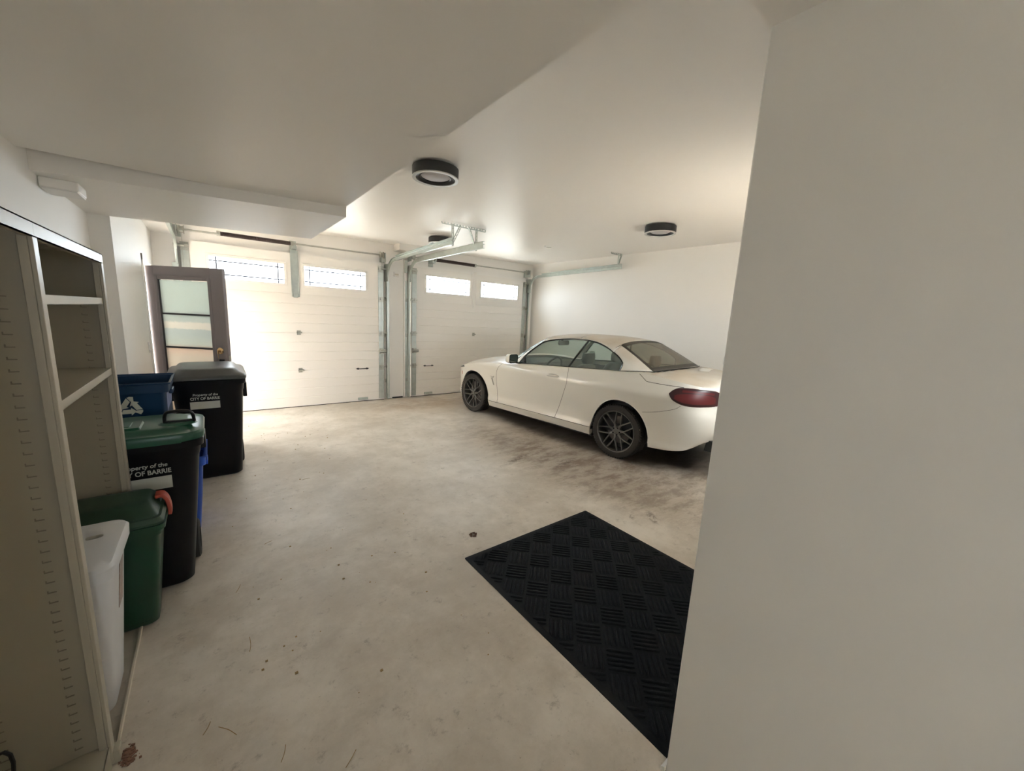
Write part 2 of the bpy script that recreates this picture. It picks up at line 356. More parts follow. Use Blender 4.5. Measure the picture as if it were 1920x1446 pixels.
# ------------------------------------------------------------------ the room
def CZ(x): return 2.775 + 0.0135*x
def struct(name, mb, m, label, cat='wall', bevel=0, angle=35):
    o = mb.build(name, m, bevel=bevel, angle=angle); tag(o, label, cat, kind='structure'); return o
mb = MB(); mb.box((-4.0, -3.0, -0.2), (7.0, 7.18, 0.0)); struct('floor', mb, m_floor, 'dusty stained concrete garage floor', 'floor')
mb = MB(); mb.box((-14, -14, -0.35), (20, 24, -0.21)); struct('trim_1', mb, m_yard, 'concrete yard outside the garage openings', 'ground')
mb = MB(); mb.box((-3.0, 2.5, -.21), (-2.9, 12, 2.3)); struct('trim_11', mb, M('fence boards', (.30, .26, .22), .8), 'unseen added fence outside the entry doorway', 'blocker')  # added out of view to hold back daylight at the doorway
# ceiling: one high sloping slab over the garage
mb = MB(); mb.add([(-.80, .45, CZ(-.8)), (6.5, .45, CZ(6.5)), (6.5, 7.3, CZ(6.5)), (-.80, 7.3, CZ(-.8)), (-.80, .45, 3.1), (6.5, .45, 3.1), (6.5, 7.3, 3.1), (-.80, 7.3, 3.1)],
                  [(0,3,2,1),(4,5,6,7),(0,1,5,4),(1,2,6,5),(2,3,7,6),(3,0,4,7)])
struct('ceiling', mb, m_ceil, 'high white ceiling over the car bay', 'ceiling')
mb = MB(); mb.box((-.80, -2.3, 2.262), (.75, 2.90, 3.0)); struct('ceiling', mb, m_ceil, 'lower ceiling on the left in the foreground', 'ceiling')
mb = MB(); mb.box((.75, -2.3, 2.38), (1.4, .52, 3.0)); struct('ceiling', mb, m_ceil, 'small low ceiling above the near right wall', 'ceiling')
mb = MB(); mb.prism([(-.80, 3.08), (.752, 2.775), (.752, 3.855), (-.52, 4.19), (-.80, 4.25)], 2.20, 3.0)
struct('trim_2', mb, m_ceil, 'boxed beam hanging at the end of the low ceiling', 'beam')
mb = MB(); mb.box((-.60, 3.9, 2.50), (-.29, 7.1, 2.9)); struct('trim_3', mb, m_ceil, 'narrow boxed soffit high along the left wall', 'soffit')
mb = MB(); mb.box((2.72, 6.80, 2.70), (3.16, 7.1, 2.95)); struct('trim_4', mb, m_ceil, 'small white box-out under the ceiling between the two garage doors', 'soffit')
# front wall with two garage door openings
YW = 7.075
mb = MB()
for a, b in (((-.75, YW, 0), (-.17, 7.20, 2.95)), ((2.42, YW, 0), (3.07, 7.20, 2.95)), ((5.76, YW, 0), (6.4, 7.20, 2.95)), ((-.17, YW, 2.37), (2.42, 7.20, 2.95)), ((3.07, YW, 2.42), (5.76, 7.20, 2.95))): mb.box(a, b)
struct('wall_front', mb, m_wall, 'white wall holding the two garage doors')
# right wall, a hair out of square
mb = MB(); mb.prism([(6.04, 7.2), (6.145, 2.5), (6.19, .4), (6.5, .4), (6.5, 7.2)], 0, 3.0); struct('wall_right', mb, m_wall, 'long white wall behind the parked car')
mb = MB(); mb.box((1.208, -2.4, 0), (1.40, .518, 3.0)); mb.box((1.40, .30, 0), (3.65, .518, 3.0)); mb.box((4.55, .30, 0), (6.3, .518, 3.0)); mb.box((3.65, .30, 0), (4.55, .518, 1.4)); mb.box((3.65, .30, 1.9), (4.55, .518, 3.0)); struct('wall_near', mb, m_wallnear, 'big plain wall corner filling the right of the view', bevel=.006)  # includes an unseen opening added to brighten the car and doors
mb = MB(); mb.box((-.80, -2.4, 0), (-.637, 4.19, 3.0)); struct('wall_left', mb, m_wall, 'left wall behind the metal shelving')
mb = MB(); mb.box((-.637, 4.19, 0), (-.52, 5.86, 3.0)); mb.box((-.80, 4.19, 0), (-.637, 5.86, 3.0)); mb.box((-.80, 6.60, 0), (-.52, 7.2, 3.0)); mb.box((-.80, 5.86, 2.04), (-.52, 6.60, 3.0))
struct('wall_left_far', mb, m_wall, 'left wall by the open entry door')
# wall behind the camera with an opening added to let fill daylight in
mb = MB(); mb.box((-.8, -2.4, 0), (-.33, -2.2, 3)); mb.box((.03, -2.4, 0), (1.3, -2.2, 3)); mb.box((-.33, -2.4, 0), (.03, -2.2, 1.25)); mb.box((-.33, -2.4, 1.65), (.03, -2.2, 3))
struct('wall_back', mb, m_wall, 'wall behind the viewpoint')
# jamb boards beside the garage doors
for k, (x0, x1) in enumerate(((2.56, 2.66), (2.90, 3.0))):
    mb = MB(); mb.box((x0, 7.03, 0.012), (x1, YW, 2.69)); struct('trim_%d' % (5+k), mb, m_trim, ('white jamb board right of the wide left garage door', 'white jamb board left of the right garage door')[k], 'trim', bevel=.003)
mb = MB(); mb.box((5.86, 7.02, 0.0), (5.95, YW, 2.69)); struct('trim_7', mb, m_trim, 'white jamb board in the far right corner', 'trim', bevel=.003)
mb = MB(); mb.box((2.68, 7.05, 0.0), (2.88, YW, .022)); struct('trim_8', mb, m_seal, 'dark gap under the pier between the doors', 'trim')
# door casing of the entry door
mb = MB(); mb.box((-.53, 5.79, 0), (-.508, 5.865, 2.10)); mb.box((-.53, 6.595, 0), (-.505, 6.66, 2.10)); mb.box((-.53, 5.79, 2.035), (-.505, 6.66, 2.10))
mb.box((-.80, 5.855, 0), (-.52, 5.866, 2.04)); mb.box((-.80, 6.59, 0), (-.52, 6.605, 2.04)); mb.box((-.8, 5.86, 2.03), (-.52, 6.60, 2.045))
struct('trim_9', mb, m_trim, 'white casing around the open entry doorway', 'trim', bevel=.003)
mb = MB(); mb.box((-.82, 5.87, 0.0), (-.50, 6.59, .025)); struct('trim_10', mb, m_steel, 'threshold of the open entry doorway', 'trim')

# ------------------------------------------------------------------ garage doors
def garage_door(name, x0, x1, H, wins, zc, cx, hinge_x, handle_x, label, plates, cols):
    r = thing(name, (0, 0, 0), label, 'garage door', kind='structure')
    y0, y1 = 7.028, 7.070; h = H/4
    for k in range(3):
        z0 = k*h + .012*(k == 0); z1 = (k+1)*h - .003
        prof = [(y1, z0)]
        nsub = 4
        for j in range(nsub):
            a = z0 + (z1-z0)*j/nsub; b = z0 + (z1-z0)*(j+1)/nsub
            prof += [(y0+(.005 if j else 0), a), (y0, a+.006), (y0, b-.006)]
        prof += [(y0+.002, z1), (y1, z1)]
        mb = MB(); mb.loft([[(x, p[0], p[1]) for p in prof] for x in (x0, x1)]); mb.box((x0, y0+.016, z1-.001), (x1, y1-.006, z1+.0035)); mb.build('panel_section', m_gdoor, r)
    z0, z1 = 3*h, H; mb = MB()
    xs = [x0] + [v for w in wins for v in w] + [x1]
    wz0, wz1 = zc
    mb.box((x0, y0, z0), (x1, y1, wz0)); mb.box((x0, y0, wz1), (x1, y1, z1))
    for a, b in ((x0, wins[0][0]), (wins[0][1], wins[1][0]), (wins[1][1], x1)): mb.box((a, y0, wz0), (b, y1, wz1))
    mb.build('panel_section', m_gdoor, r)
    for (a, b) in wins:
        f = MB(); t = .035
        for p, q in (((a-t, y0-.008, wz0-t), (b+t, y0, wz0)), ((a-t, y0-.008, wz1), (b+t, y0, wz1+t)), ((a-t, y0-.008, wz0), (a, y0, wz1)), ((b, y0-.008, wz0), (b+t, y0, wz1))): f.box(p, q)
        fo = f.build('window', m_gdoor, r, bevel=.003)
        p = MB(); p.box((a, 7.045, wz0), (b, 7.050, wz1)); p.build('pane', m_wglass, fo)
        g = MB(); hh = .055; ww = .078; c = .0085
        for z in (wz0+hh, wz1-hh): g.box((a, 7.041, z-c), (b, 7.046, z+c))
        for x in (a+ww, b-ww): g.box((x-c, 7.0405, wz0), (x+c, 7.0465, wz1))
        g.build('leaded_grille', m_lead, fo)
    # galvanized end stiles
    for px in plates:
        m_ = MB(); m_.box((px-.045, y0-.014, .03), (px+.045, y0, H-.04)); m_.build('end_stile', m_galv, r, bevel=.003)
    # centre stile (operator bracket) on the top section
    m_ = MB(); w = .055 if cols == 2 else .045
    m_.box((cx-w, y0-.012, 3*h-.05), (cx-w+.015, y0, H+.04)); m_.box((cx+w-.015, y0-.012, 3*h-.05), (cx+w, y0, H+.04)); m_.box((cx-w, y0-.004, 3*h-.05), (cx+w, y0, H+.04)); m_.box((cx-.03, y0-.028, 3*h-.06), (cx+.03, y0-.004, 3*h))
    m_.build('centre_bracket', m_galv if cols == 2 else m_gdoor, r, bevel=.002)
    for k in (1, 2):
        m_ = MB(); zz = k*h; hx = hinge_x
        m_.box((hx-.028, y0-.006, zz-.035), (hx+.028, y0, zz+.035)); m_.cyl((hx-.032, y0-.012, zz), (hx+.032, y0-.012, zz), .008, 10)
        m_.box((hx+.01, y0-.02, zz-.008), (hx+.045, y0, zz+.012))
        if not (cols == 1 and k == 1): m_.build('centre_hinge', m_steel, r, bevel=.001)
    for px, sgn in ((plates[0], -1), (plates[-1], 1)):
        for k in (1, 2, 3):
            m_ = MB(); zz = k*h
            m_.box((px-.04, y0-.024, zz-.045), (px+.04, y0-.014, zz+.045)); m_.cyl((px-.05*sgn, y0-.034, zz+.01), (px+.12*sgn, y0-.034, zz+.01), .006, 8)
            m_.cyl((px+.085*sgn, y0-.034, zz+.01), (px+.11*sgn, y0-.034, zz+.01), .022, 14); m_.box((px-.015, y0-.045, zz-.01), (px+.02, y0-.02, zz+.03))
            m_.build('roller_hinge', m_steel, r, bevel=.001)
        m_ = MB(); m_.box((px-.045, y0-.05, H-.10), (px+.045, y0-.014, H-.06)); m_.box((px-.045, y0-.024, H-.14), (px+.045, y0-.014, H-.03)); m_.cyl((px, y0-.05, H-.08), (px+.11*sgn, y0-.05, H-.08), .02, 14)
        m_.build('top_roller_bracket', m_steel, r, bevel=.001)
    # wrought pull handle
    m_ = MB(); zz = h - .012; hx = handle_x
    m_.tube([(hx-.075, y0-.012, zz), (hx-.05, y0-.03, zz), (hx+.05, y0-.03, zz), (hx+.075, y0-.012, zz)], .0075, 8)
    for s_ in (-1, 1):
        m_.prism([(hx+s_*.115, zz), (hx+s_*.075, zz+.018), (hx+s_*.05, zz), (hx+s_*.075, zz-.018)], 0, .012, xf=Matrix(((1,0,0,0),(0,0,-1,y0),(0,1,0,0),(0,0,0,1))))
    m_.build('pull_handle', m_black, r, bevel=.002)
    m_ = MB(); m_.box((hx-.085, y0-.02, .035), (hx+.085, y0, .075)); m_.box((hx-.085, y0-.03, .035), (hx+.085, y0-.02, .042)); m_.build('lift_plate', m_galv, r, bevel=.002)
    m_ = MB(); m_.box((x0, y0+.004, 0.001), (x1, y1-.004, .014)); m_.build('bottom_seal', m_seal, r)
    m_ = MB(); m_.box((plates[-1 if cols == 2 else 0]-.035, y0-.055, .86), (plates[-1 if cols == 2 else 0]+.035, y0-.014, .96)); m_.cyl((plates[-1 if cols == 2 else 0]-.05, y0-.05, .91), (plates[-1 if cols == 2 else 0]+.07, y0-.05, .91), .03, 16)
    m_.build('slide_lock', m_steel, r, bevel=.003)
    return r
garage_door('door_1', -.24, 2.505, 2.44, ((.062, .97), (1.25, 2.197)), (1.972, 2.265), 1.115, 1.135, 2.12, 'wide left white sectional garage door with two leaded windows', (-.19, 2.46), 2)
garage_door('door_2', 3.045, 5.815, 2.475, ((3.34, 4.305), (4.59, 5.57)), (2.035, 2.335), 4.42, 4.43, 3.40, 'right white sectional garage door beside the parked car', (3.09, 5.77), 1)

# tracks
def track(x, side, ztop, yend, zend, label, hang=None, wide=.03, angle_iron=True):
    r = thing('door_track', (x, 6.98, 0), label, 'garage door track', 'galvanized door tracks')
    y = 0.0
    def chan(pts, name):   # C channel swept in the y-z plane
        m_ = MB(); P = [Vector(p) for p in pts]; inner = []; 
        rings = []
        for i, p in enumerate(P):
            t = (P[min(i+1, len(P)-1)]-P[max(0, i-1)]).normalized(); nn = Vector((0, t.z, -t.y))  # in-plane normal
            w = .0275; d = .028*side
            prof = [(0, -w), (d, -w), (d, w), (0, w), (0, w-.004), (d*.86, w-.004), (d*.86, -w+.004), (0, -w+.004)]
            rings.append([p + Vector((a, 0, 0)) + nn*b for a, b in prof])
        m_.loft(rings); return m_.build(name, m_galv, r, angle=30)
    zc = ztop - .33
    chan([(0, y, .02), (0, y, zc/2), (0, y, zc)], 'vertical_track')
    arc = [(0, y-.33*(1-cos(a)), zc+.33*sin(a)) for a in [pi/2*k/12 for k in range(13)]]
    chan(arc + [(0, y-.5, ztop)], 'curved_track')
    chan([(0, y-.5, ztop), (0, (yend-6.98)*.6-.1, ztop+(zend-ztop)*.6), (0, yend-6.98, zend)], 'horizontal_track')
    # angle iron along wall side and on horizontal
    m_ = MB(); m_.box((.03*side, .03, .02), (.034*side, .085, zc)); m_.box((.03*side, .045, .02), (.07*side, .05, zc)); m_.build('wall_angle', m_galv, r)
    if angle_iron:
        m_ = MB(); m_.bar((.031*side, -.40, ztop+.015), (.031*side, yend-6.98, zend+.02), .004, .085); m_.bar((.018*side, -.40, ztop+.055), (.018*side, yend-6.98, zend+.06), .03, .004); m_.build('track_angle', m_galv, r)
    for z in (.35, 1.2, 1.85):
        m_ = MB(); m_.box((.0, .025, z-.03), (.05*side, .092, z+.03)); m_.build('bracket', m_steel, r, bevel=.002)
    m_ = MB(); m_.box((.0, -.08, zc-.02), (.012*side, .09, zc+.28)); m_.build('flag_bracket', m_galv, r)
    for k in range(3):
        pass
    return r
track(2.545, 1, 2.50, 4.66, 2.54, 'steel track at the right edge of the wide left garage door')
track(-.262, -1, 2.46, 4.55, 2.48, 'steel track at the left edge of the wide left garage door, above the entry door')
track(2.985, -1, 2.53, 4.52, 2.54, 'steel track at the left edge of the right garage door')
track(5.845, 1, 2.56, 4.46, 2.60, 'steel track on the right wall side, curving back above the car')

def slotted(m_, p0, p1, w=.035, upv=(0, 0, 1), fl=-1):
    """perforated angle iron: two rails with rungs so that the slots are real holes"""
    p0 = Vector(p0); p1 = Vector(p1); t = (p1-p0); L = t.length; t.normalize(); u = Vector(upv); sd = t.cross(u).normalized(); u = sd.cross(t).normalized()
    for s_ in (-1, 1): m_.bar(p0+u*s_*w*.38, p1+u*s_*w*.38, .004, w*.28, u)
    n = max(2, int(L/.045))
    for k in range(n+1):
        c = p0 + t*(L*k/n); m_.bar(c - t*.006, c + t*.006, .0035, w*.6, u)
    m_.bar(p0 + u*w*.5*fl + sd*w*.4, p1 + u*w*.5*fl + sd*w*.4, w*.8, .004, u)
def hanger(name_, parts_, loc, label):
    r = thing('track_hanger', loc, label, 'track hanger', 'perforated steel track hangers')
    for nm, a, b in parts_:
        m_ = MB(); slotted(m_, a, b, .042 if nm == 'ceiling_angle' else .034, (0, 0, -1) if nm == 'ceiling_angle' else (1, 0, 0)); m_.build(nm, m_galv, r)
    return r
hz = .0
hanger('h', (('ceiling_angle', (-.12, 0, -.012), (.56, 0, -.012)), ('upright', (.03, -.02, -.02), (.03, -.02, -.29)), ('brace', (.15, -.02, -.02), (.035, -.02, -.24)), ('brace', (.28, -.02, -.02), (.385, -.02, -.26)), ('upright', (.40, -.02, -.02), (.40, -.02, -.30))), (2.60, 4.78, CZ(2.8)), 'perforated steel frame carrying the two middle door tracks from the ceiling')
hanger('h', (('ceiling_angle', (-.22, 0, -.012), (.08, 0, -.012)), ('upright', (-.03, -.02, -.02), (-.03, -.02, -.21)), ('brace', (.05, -.02, -.02), (-.02, -.02, -.19))), (5.92, 4.58, CZ(5.92)), 'small steel hanger holding the end of the track by the right wall')

def torsion(x0, x1, sx0, sx1, z, label, zt=0):
    r = thing('torsion_spring', ((x0+x1)/2, 6.93, z), label, 'garage door spring', 'torsion springs above the doors'); c = (x0+x1)/2
    m_ = MB(); m_.cyl((x0-c, 0, 0), (x1-c, 0, zt), .0125, 14); m_.build('shaft', m_steel, r)
    m_ = MB(); prof = []; n = 70; L = sx1-sx0
    for k in range(n+1):
        prof += [(.026, L*k/n), (.031, L*(k+.5)/n)]
    m_.lathe(prof, 20, xf=Matrix.Translation((sx0-c, 0, zt*.4)) @ Matrix.Rotation(pi/2, 4, 'Y')); m_.build('coil_spring', m_spring, r, angle=0)
    for k, xx in enumerate((sx0-c-.02, sx1-c+.02)):
        m_ = MB(); m_.cyl((xx-.02, 0, zt*.4), (xx+.02, 0, zt*.4), .035, 18); m_.build('winding_cone', m_steel, r, bevel=.004)
    cx = sx1-c+.05 if x0 < 1 else sx0-c-.05
    m_ = MB(); m_.box((cx-.03, -.02, -.06), (cx+.03, .14, -.02)); m_.box((cx-.045, .12, -.11), (cx+.045, .144, .07)); m_.build('centre_bearing_plate', m_galv, r, bevel=.002)
    for xx, s_ in ((x0-c, -1), (x1-c, 1)):
        m_ = MB(); m_.lathe([(.0, -.03), (.052, -.03), (.052, -.024), (.042, -.02), (.042, .02), (.055, .026), (.055, .032), (0, .032)], 24, xf=Matrix.Translation((xx-s_*.05, 0, zt if s_ > 0 else 0)) @ Matrix.Rotation(pi/2, 4, 'Y')); m_.build('cable_drum', m_steel, r)
        m_ = MB(); m_.box((xx-.004, -.05, -.08), (xx+.004, .144, .07)); m_.box((xx-.04, .136, -.08), (xx+.04, .144, .07)); m_.build('end_bearing_plate', m_galv, r)
        m_ = MB(); m_.cyl((xx-s_*.05, .042, 0), (xx-s_*.02, .048, -z+.12), .002, 6); m_.build('lift_cable', m_steel, r)
    return r
torsion(-.255, 2.50, .21, 1.06, 2.555, 'dark torsion spring on its shaft above the wide left garage door', .03)
torsion(2.97, 5.80, 3.49, 4.34, 2.625, 'dark torsion spring on its shaft above the right garage door', .02)

# ------------------------------------------------------------------ entry door (standing open)
def entry_door():
    r = thing('door_3', (-.508, 5.875, .01), 'open mauve grey entry door with frosted glass panels', 'door', rotz=-math.atan2(.51, .66), kind='structure')
    Wd, H, T = .834, 1.975, .044; gx0, gx1, gz0, gz1 = .123, .665, .36, 1.835
    m_ = MB(); m_.box((0, 0, 0), (gx0-.035, T, H)); m_.box((gx1+.035, 0, 0), (Wd, T, H)); m_.box((gx0-.035, 0, 0), (gx1+.035, T, gz0-.035)); m_.box((gx0-.035, 0, gz1+.035), (gx1+.035, T, H)); m_.build('door_slab', m_leaf, r, bevel=.002)
    m_ = MB(); t = .035
    for a, b in (((gx0-t, -.004, gz0-t), (gx0, T+.004, gz1+t)), ((gx1, -.004, gz0-t), (gx1+t, T+.004, gz1+t)), ((gx0, -.004, gz0-t), (gx1, T+.004, gz0)), ((gx0, -.004, gz1), (gx1, T+.004, gz1+t))): m_.box(a, b)
    m_.build('glazing_frame', m_leaf, r, bevel=.006, seg=3)
    n = 4; ph = (gz1-gz0)/n
    for k in range(n):
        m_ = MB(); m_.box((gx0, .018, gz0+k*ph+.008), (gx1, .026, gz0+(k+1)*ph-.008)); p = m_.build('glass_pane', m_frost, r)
    for k in range(1, n):
        m_ = MB(); m_.box((gx0, .008, gz0+k*ph-.009), (gx1, .036, gz0+k*ph+.009)); m_.build('muntin', m_leafdark, r)
    m_ = MB(); m_.box((gx0, .006, gz0), (gx0+.009, .030, gz1)); m_.box((gx1-.004, .006, gz0), (gx1, .03, gz1)); m_.build('glazing_bead', m_leafdark, r)
    m_ = MB(); m_.lathe([(0, 0), (.036, 0), (.038, .006), (.030, .012), (.012, .014), (.010, .03), (0, .03)], 8, xf=Matrix.Translation((.752, 0, 1.08)) @ Matrix.Rotation(pi/2, 4, 'X') @ Matrix.Rotation(pi/8, 4, 'Z'))
    lk = m_.build('deadbolt', m_brass, r)
    m_ = MB(); m_.box((.748, -.045, 1.05), (.756, -.03, 1.09)); m_.box((.749, -.042, 1.0), (.753, -.038, 1.055)); m_.build('key', m_brass, lk)
    m_ = MB(); m_.box((.735, -.008, .90), (.790, 0, .985)); m_.tube([(.765, -.01, .945), (.765, -.05, .945), (.74, -.055, .945), (.67, -.05, .945)], .009, 10); m_.build('lever_handle', m_black, r, bevel=.003)
    m_ = MB(); m_.box((Wd-.001, .008, .85), (Wd+.003, .036, 1.03)); m_.build('latch_plate', m_steel, r)
    m_ = MB(); m_.cyl((-.005, T+.004, .2), (-.005, T+.004, .3), .007, 10); m_.cyl((-.005, T+.004, 1.65), (-.005, T+.004, 1.75), .007, 10); m_.build('hinge', m_steel, r)
    return r
entry_door()

# ------------------------------------------------------------------ ceiling lights
def drum_light(loc, label):
    r = thing('ceiling_light', loc, label, 'ceiling light', 'black drum ceiling lights')
    m_ = MB(); m_.lathe([(0, 0), (.12, 0), (.12, -.022), (0, -.022)], 48); m_.build('ceiling_plate', m_white, r)
    m_ = MB(); m_.lathe([(.175, -.020), (.186, -.020), (.186, -.095), (.175, -.095)], 64, closed=True); m_.build('drum', m_lightblk, r)
    m_ = MB(); m_.lathe([(.186, -.093), (.186, -.103), (.160, -.103), (.158, -.093)], 64, closed=True); m_.build('rim', m_silver, r, angle=40)
    m_ = MB(); m_.lathe([(.160, -.098), (.128, -.086), (.126, -.090), (.110, -.07), (.175, -.045), (.175, -.022), (.0, -.022)], 64); m_.build('inner_ring', m_lightblk, r)
    m_ = MB(); m_.lathe([(0, -.096), (.06, -.094), (.10, -.088), (.124, -.076), (.124, -.03)], 48); m_.build('diffuser', m_diff, r, angle=60)
    return r
drum_light((1.545, 3.10, CZ(1.545)), 'largest black drum ceiling light, nearest and beside the low ceiling edge')
drum_light((4.52, 2.90, CZ(4.52)), 'black drum ceiling light above the car on the right')
drum_light((2.98, 5.78, CZ(2.98)), 'smallest black drum ceiling light, behind the garage door track')

# wall and ceiling fittings
def plate(name, loc, rotz, label, cat, kindp):
    r = thing(name, loc, label, cat, rotz=rotz)
    m_ = MB(); m_.box((-.035, -.006, -.057), (.035, 0, .057)); m_.build('cover_plate', m_white, r, bevel=.003)
    m_ = MB()
    if kindp == 'switch': m_.box((-.014, -.016, -.03), (.014, -.005, .03)); m_.build('rocker', m_white, r, bevel=.002)
    else:
        m_.box((-.017, -.010, -.034), (.017, -.005, .034)); s = m_.build('receptacle', m_ivory, r, bevel=.002)
    return r
plate('light_switch', (-.52, 5.62, 1.115), pi/2, 'white light switch on the left wall beside the entry door', 'light switch', 'switch')
plate('wall_outlet', (6.142, 2.60, 1.135), -pi/2, 'white outlet on the right wall just past the near wall edge', 'outlet', 'outlet')
r = thing('wall_hook', (6.142, 2.44, 1.93), 'small dark hook on the right wall near the foreground wall edge', 'hook')
m_ = MB(); m_.box((-.008, -.012, -.02), (0, .012, .02)); m_.build('base_plate', m_steel, r); m_ = MB(); m_.tube([(-.004, 0, 0), (-.05, 0, -.005), (-.06, 0, .015)], .006, 8); m_.build('hook_arm', m_steel, r)
r = thing('wall_outlet', (2.765, YW, 2.30), 'beige outlet high on the pier between the garage doors', 'outlet')
m_ = MB(); m_.box((-.05, -.025, -.04), (.05, 0, .04)); m_.build('cover_plate', m_trim, r, bevel=.004); m_ = MB(); m_.box((-.035, -.03, -.02), (.035, -.02, .012)); m_.build('receptacle', m_ivory, r)
r = thing('junction_box', (-.60, 3.24, 2.20), 'small white box under the beam in the upper left corner', 'junction box')
m_ = MB(); m_.box((-.035, -.09, -.05), (.105, .09, 0)); m_.build('housing', m_trim, r, bevel=.006); m_ = MB(); m_.box((-.03, -.095, -.055), (.1, .095, -.05)); m_.build('lid', m_white, r, bevel=.002)
r = thing('ceiling_hook', (4.55, 5.05, CZ(4.55)), 'small metal hook screwed into the high ceiling', 'hook')
m_ = MB(); m_.cyl((0, 0, 0), (0, 0, -.02), .012, 12); m_.build('base_plate', m_white, r); m_ = MB(); m_.tube([(0, 0, -.015), (.06, -.02, -.022), (.11, -.03, -.015)], .005, 8); m_.build('hook_arm', m_steel, r)
m_ = MB(); m_.box((2.905, 7.0, 2.34), (2.955, 7.029, 2.56)); tag(m_.build('steel_plate', m_galv, bevel=.002), 'grey steel plate on the jamb left of the right garage door', 'metal plate')

# ------------------------------------------------------------------ metal shelving
def shelving():
    X0, X1 = -.633, -.362; H = 1.80; yA, yB, yN = 1.690, 2.575, .80
    r = thing('metal_shelving', (X1, yA, 0), 'tall putty grey metal shelving on the left wall', 'shelving')
    ox, oy = X1, yA
    def B(m, a, b): m.box((a[0]-ox, a[1]-oy, a[2]), (b[0]-ox, b[1]-oy, b[2]))
    for yy, z0 in ((yA, .02), (yB, .02), (yN, .02)):
        m_ = MB(); B(m_, (X0, yy, z0), (X1-.002, yy+.004, H-.004)); n0 = len(m_.f)
        # pressed slot column on the panel face
        z = .11
        for xs in (-.437, -.585):
            z = .11
            while z < 1.62:
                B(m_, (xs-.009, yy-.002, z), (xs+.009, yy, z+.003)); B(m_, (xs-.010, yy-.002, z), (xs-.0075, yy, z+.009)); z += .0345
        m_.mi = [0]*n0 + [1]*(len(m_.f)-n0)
        m_.build('side_panel', [m_shelf, m_shelfdk], r)
        m_ = MB(); B(m_, (X1-.010, yy-.018, z0-.012), (X1, yy+.022, H-.04)); B(m_, (X1-.03, yy-.018, z0), (X1-.01, yy-.014, H-.04)); m_.build('upright', m_shelf, r, bevel=.002)
    m_ = MB(); B(m_, (X0, yN, .02), (X0+.003, yB+.004, H-.02)); m_.build('back_panel', m_shelf, r)
    for a, b in ((yN, yA), (yA, yB)):
        m_ = MB(); e_ = .02 if b == yB else -.001; B(m_, (X0, a, H-.004), (X1, b+e_, H)); B(m_, (X1-.004, a, H-.042), (X1, b+e_, H)); B(m_, (X1-.018, a, H-.042), (X1, b+e_, H-.038)); m_.build('top_shelf', m_shelf, r)
    for z in (1.605, 1.285):
        m_ = MB(); B(m_, (X0, yA+.005, z-.004), (X1-.012, yB-.001, z)); B(m_, (X1-.015, yA+.022, z-.030), (X1-.011, yB-.018, z)); B(m_, (X1-.03, yA+.022, z-.03), (X1-.011, yB-.018, z-.027)); m_.build('shelf_board', m_shelf, r, bevel=.001)
    m_ = MB(); B(m_, (X0, yN+.005, .078), (X1-.005, yA-.002, .082)); B(m_, (X1-.009, yN+.02, .0), (X1-.005, yA-.018, .082)); m_.build('base_shelf', m_shelf, r, bevel=.001)
    m_ = MB(); B(m_, (X1-.012, yA+.02, 0), (X1-.002, yB-.02, .006)); B(m_, (X1-.004, yA+.02, 0), (X1+.004, yB-.02, .018)); m_.build('floor_rail', m_wood, r, bevel=.001)
    for yy in (yA, yB):
        m_ = MB(); B(m_, (X1-.006, yy-.012, 0), (X1+.016, yy+.03, .05)); m_.build('foot', m_shelf, r, bevel=.002)
    return r
shelving()
m_ = MB(); m_.tube(resample([(-.62, 1.66, .095), (-.605, 1.66, .18), (-.588, 1.655, .242), (-.568, 1.65, .245), (-.556, 1.645, .21), (-.565, 1.64, .13), (-.58, 1.60, .089), (-.57, 1.40, .089)], 24), .005, 8)
tag(m_.build('cable', m_black), 'black cable looped on the bottom shelf in the lower left corner', 'cable')

# ------------------------------------------------------------------ carts and bins
def ring(x0, x1, y0, y1, r, z, n=5): return [(x, y, z) for x, y in rrect(x0, x1, y0, y1, r, n)]
def shell(mb, rings_out, wall=.006):
    """open topped vessel: outer rings, then the same inwards"""
    inn = []
    for rg in rings_out[::-1]:
        cx = sum(p[0] for p in rg)/len(rg); cy = sum(p[1] for p in rg)/len(rg)
        hx = max(abs(p[0]-cx) for p in rg); hy = max(abs(p[1]-cy) for p in rg)
        inn.append([(cx+(p[0]-cx)*(1-wall/hx), cy+(p[1]-cy)*(1-wall/hy), max(p[2], wall+.004)) for p in rg])
    mb.loft(rings_out + inn, caps=False); n = len(rings_out[0])
    o = len(mb.v)-n*len(inn)-n*len(rings_out)
    mb.f.append(tuple(range(o, o+n))[::-1]); mb.mi.append(0); e = len(mb.v); mb.f.append(tuple(range(e-n, e))); mb.mi.append(0)
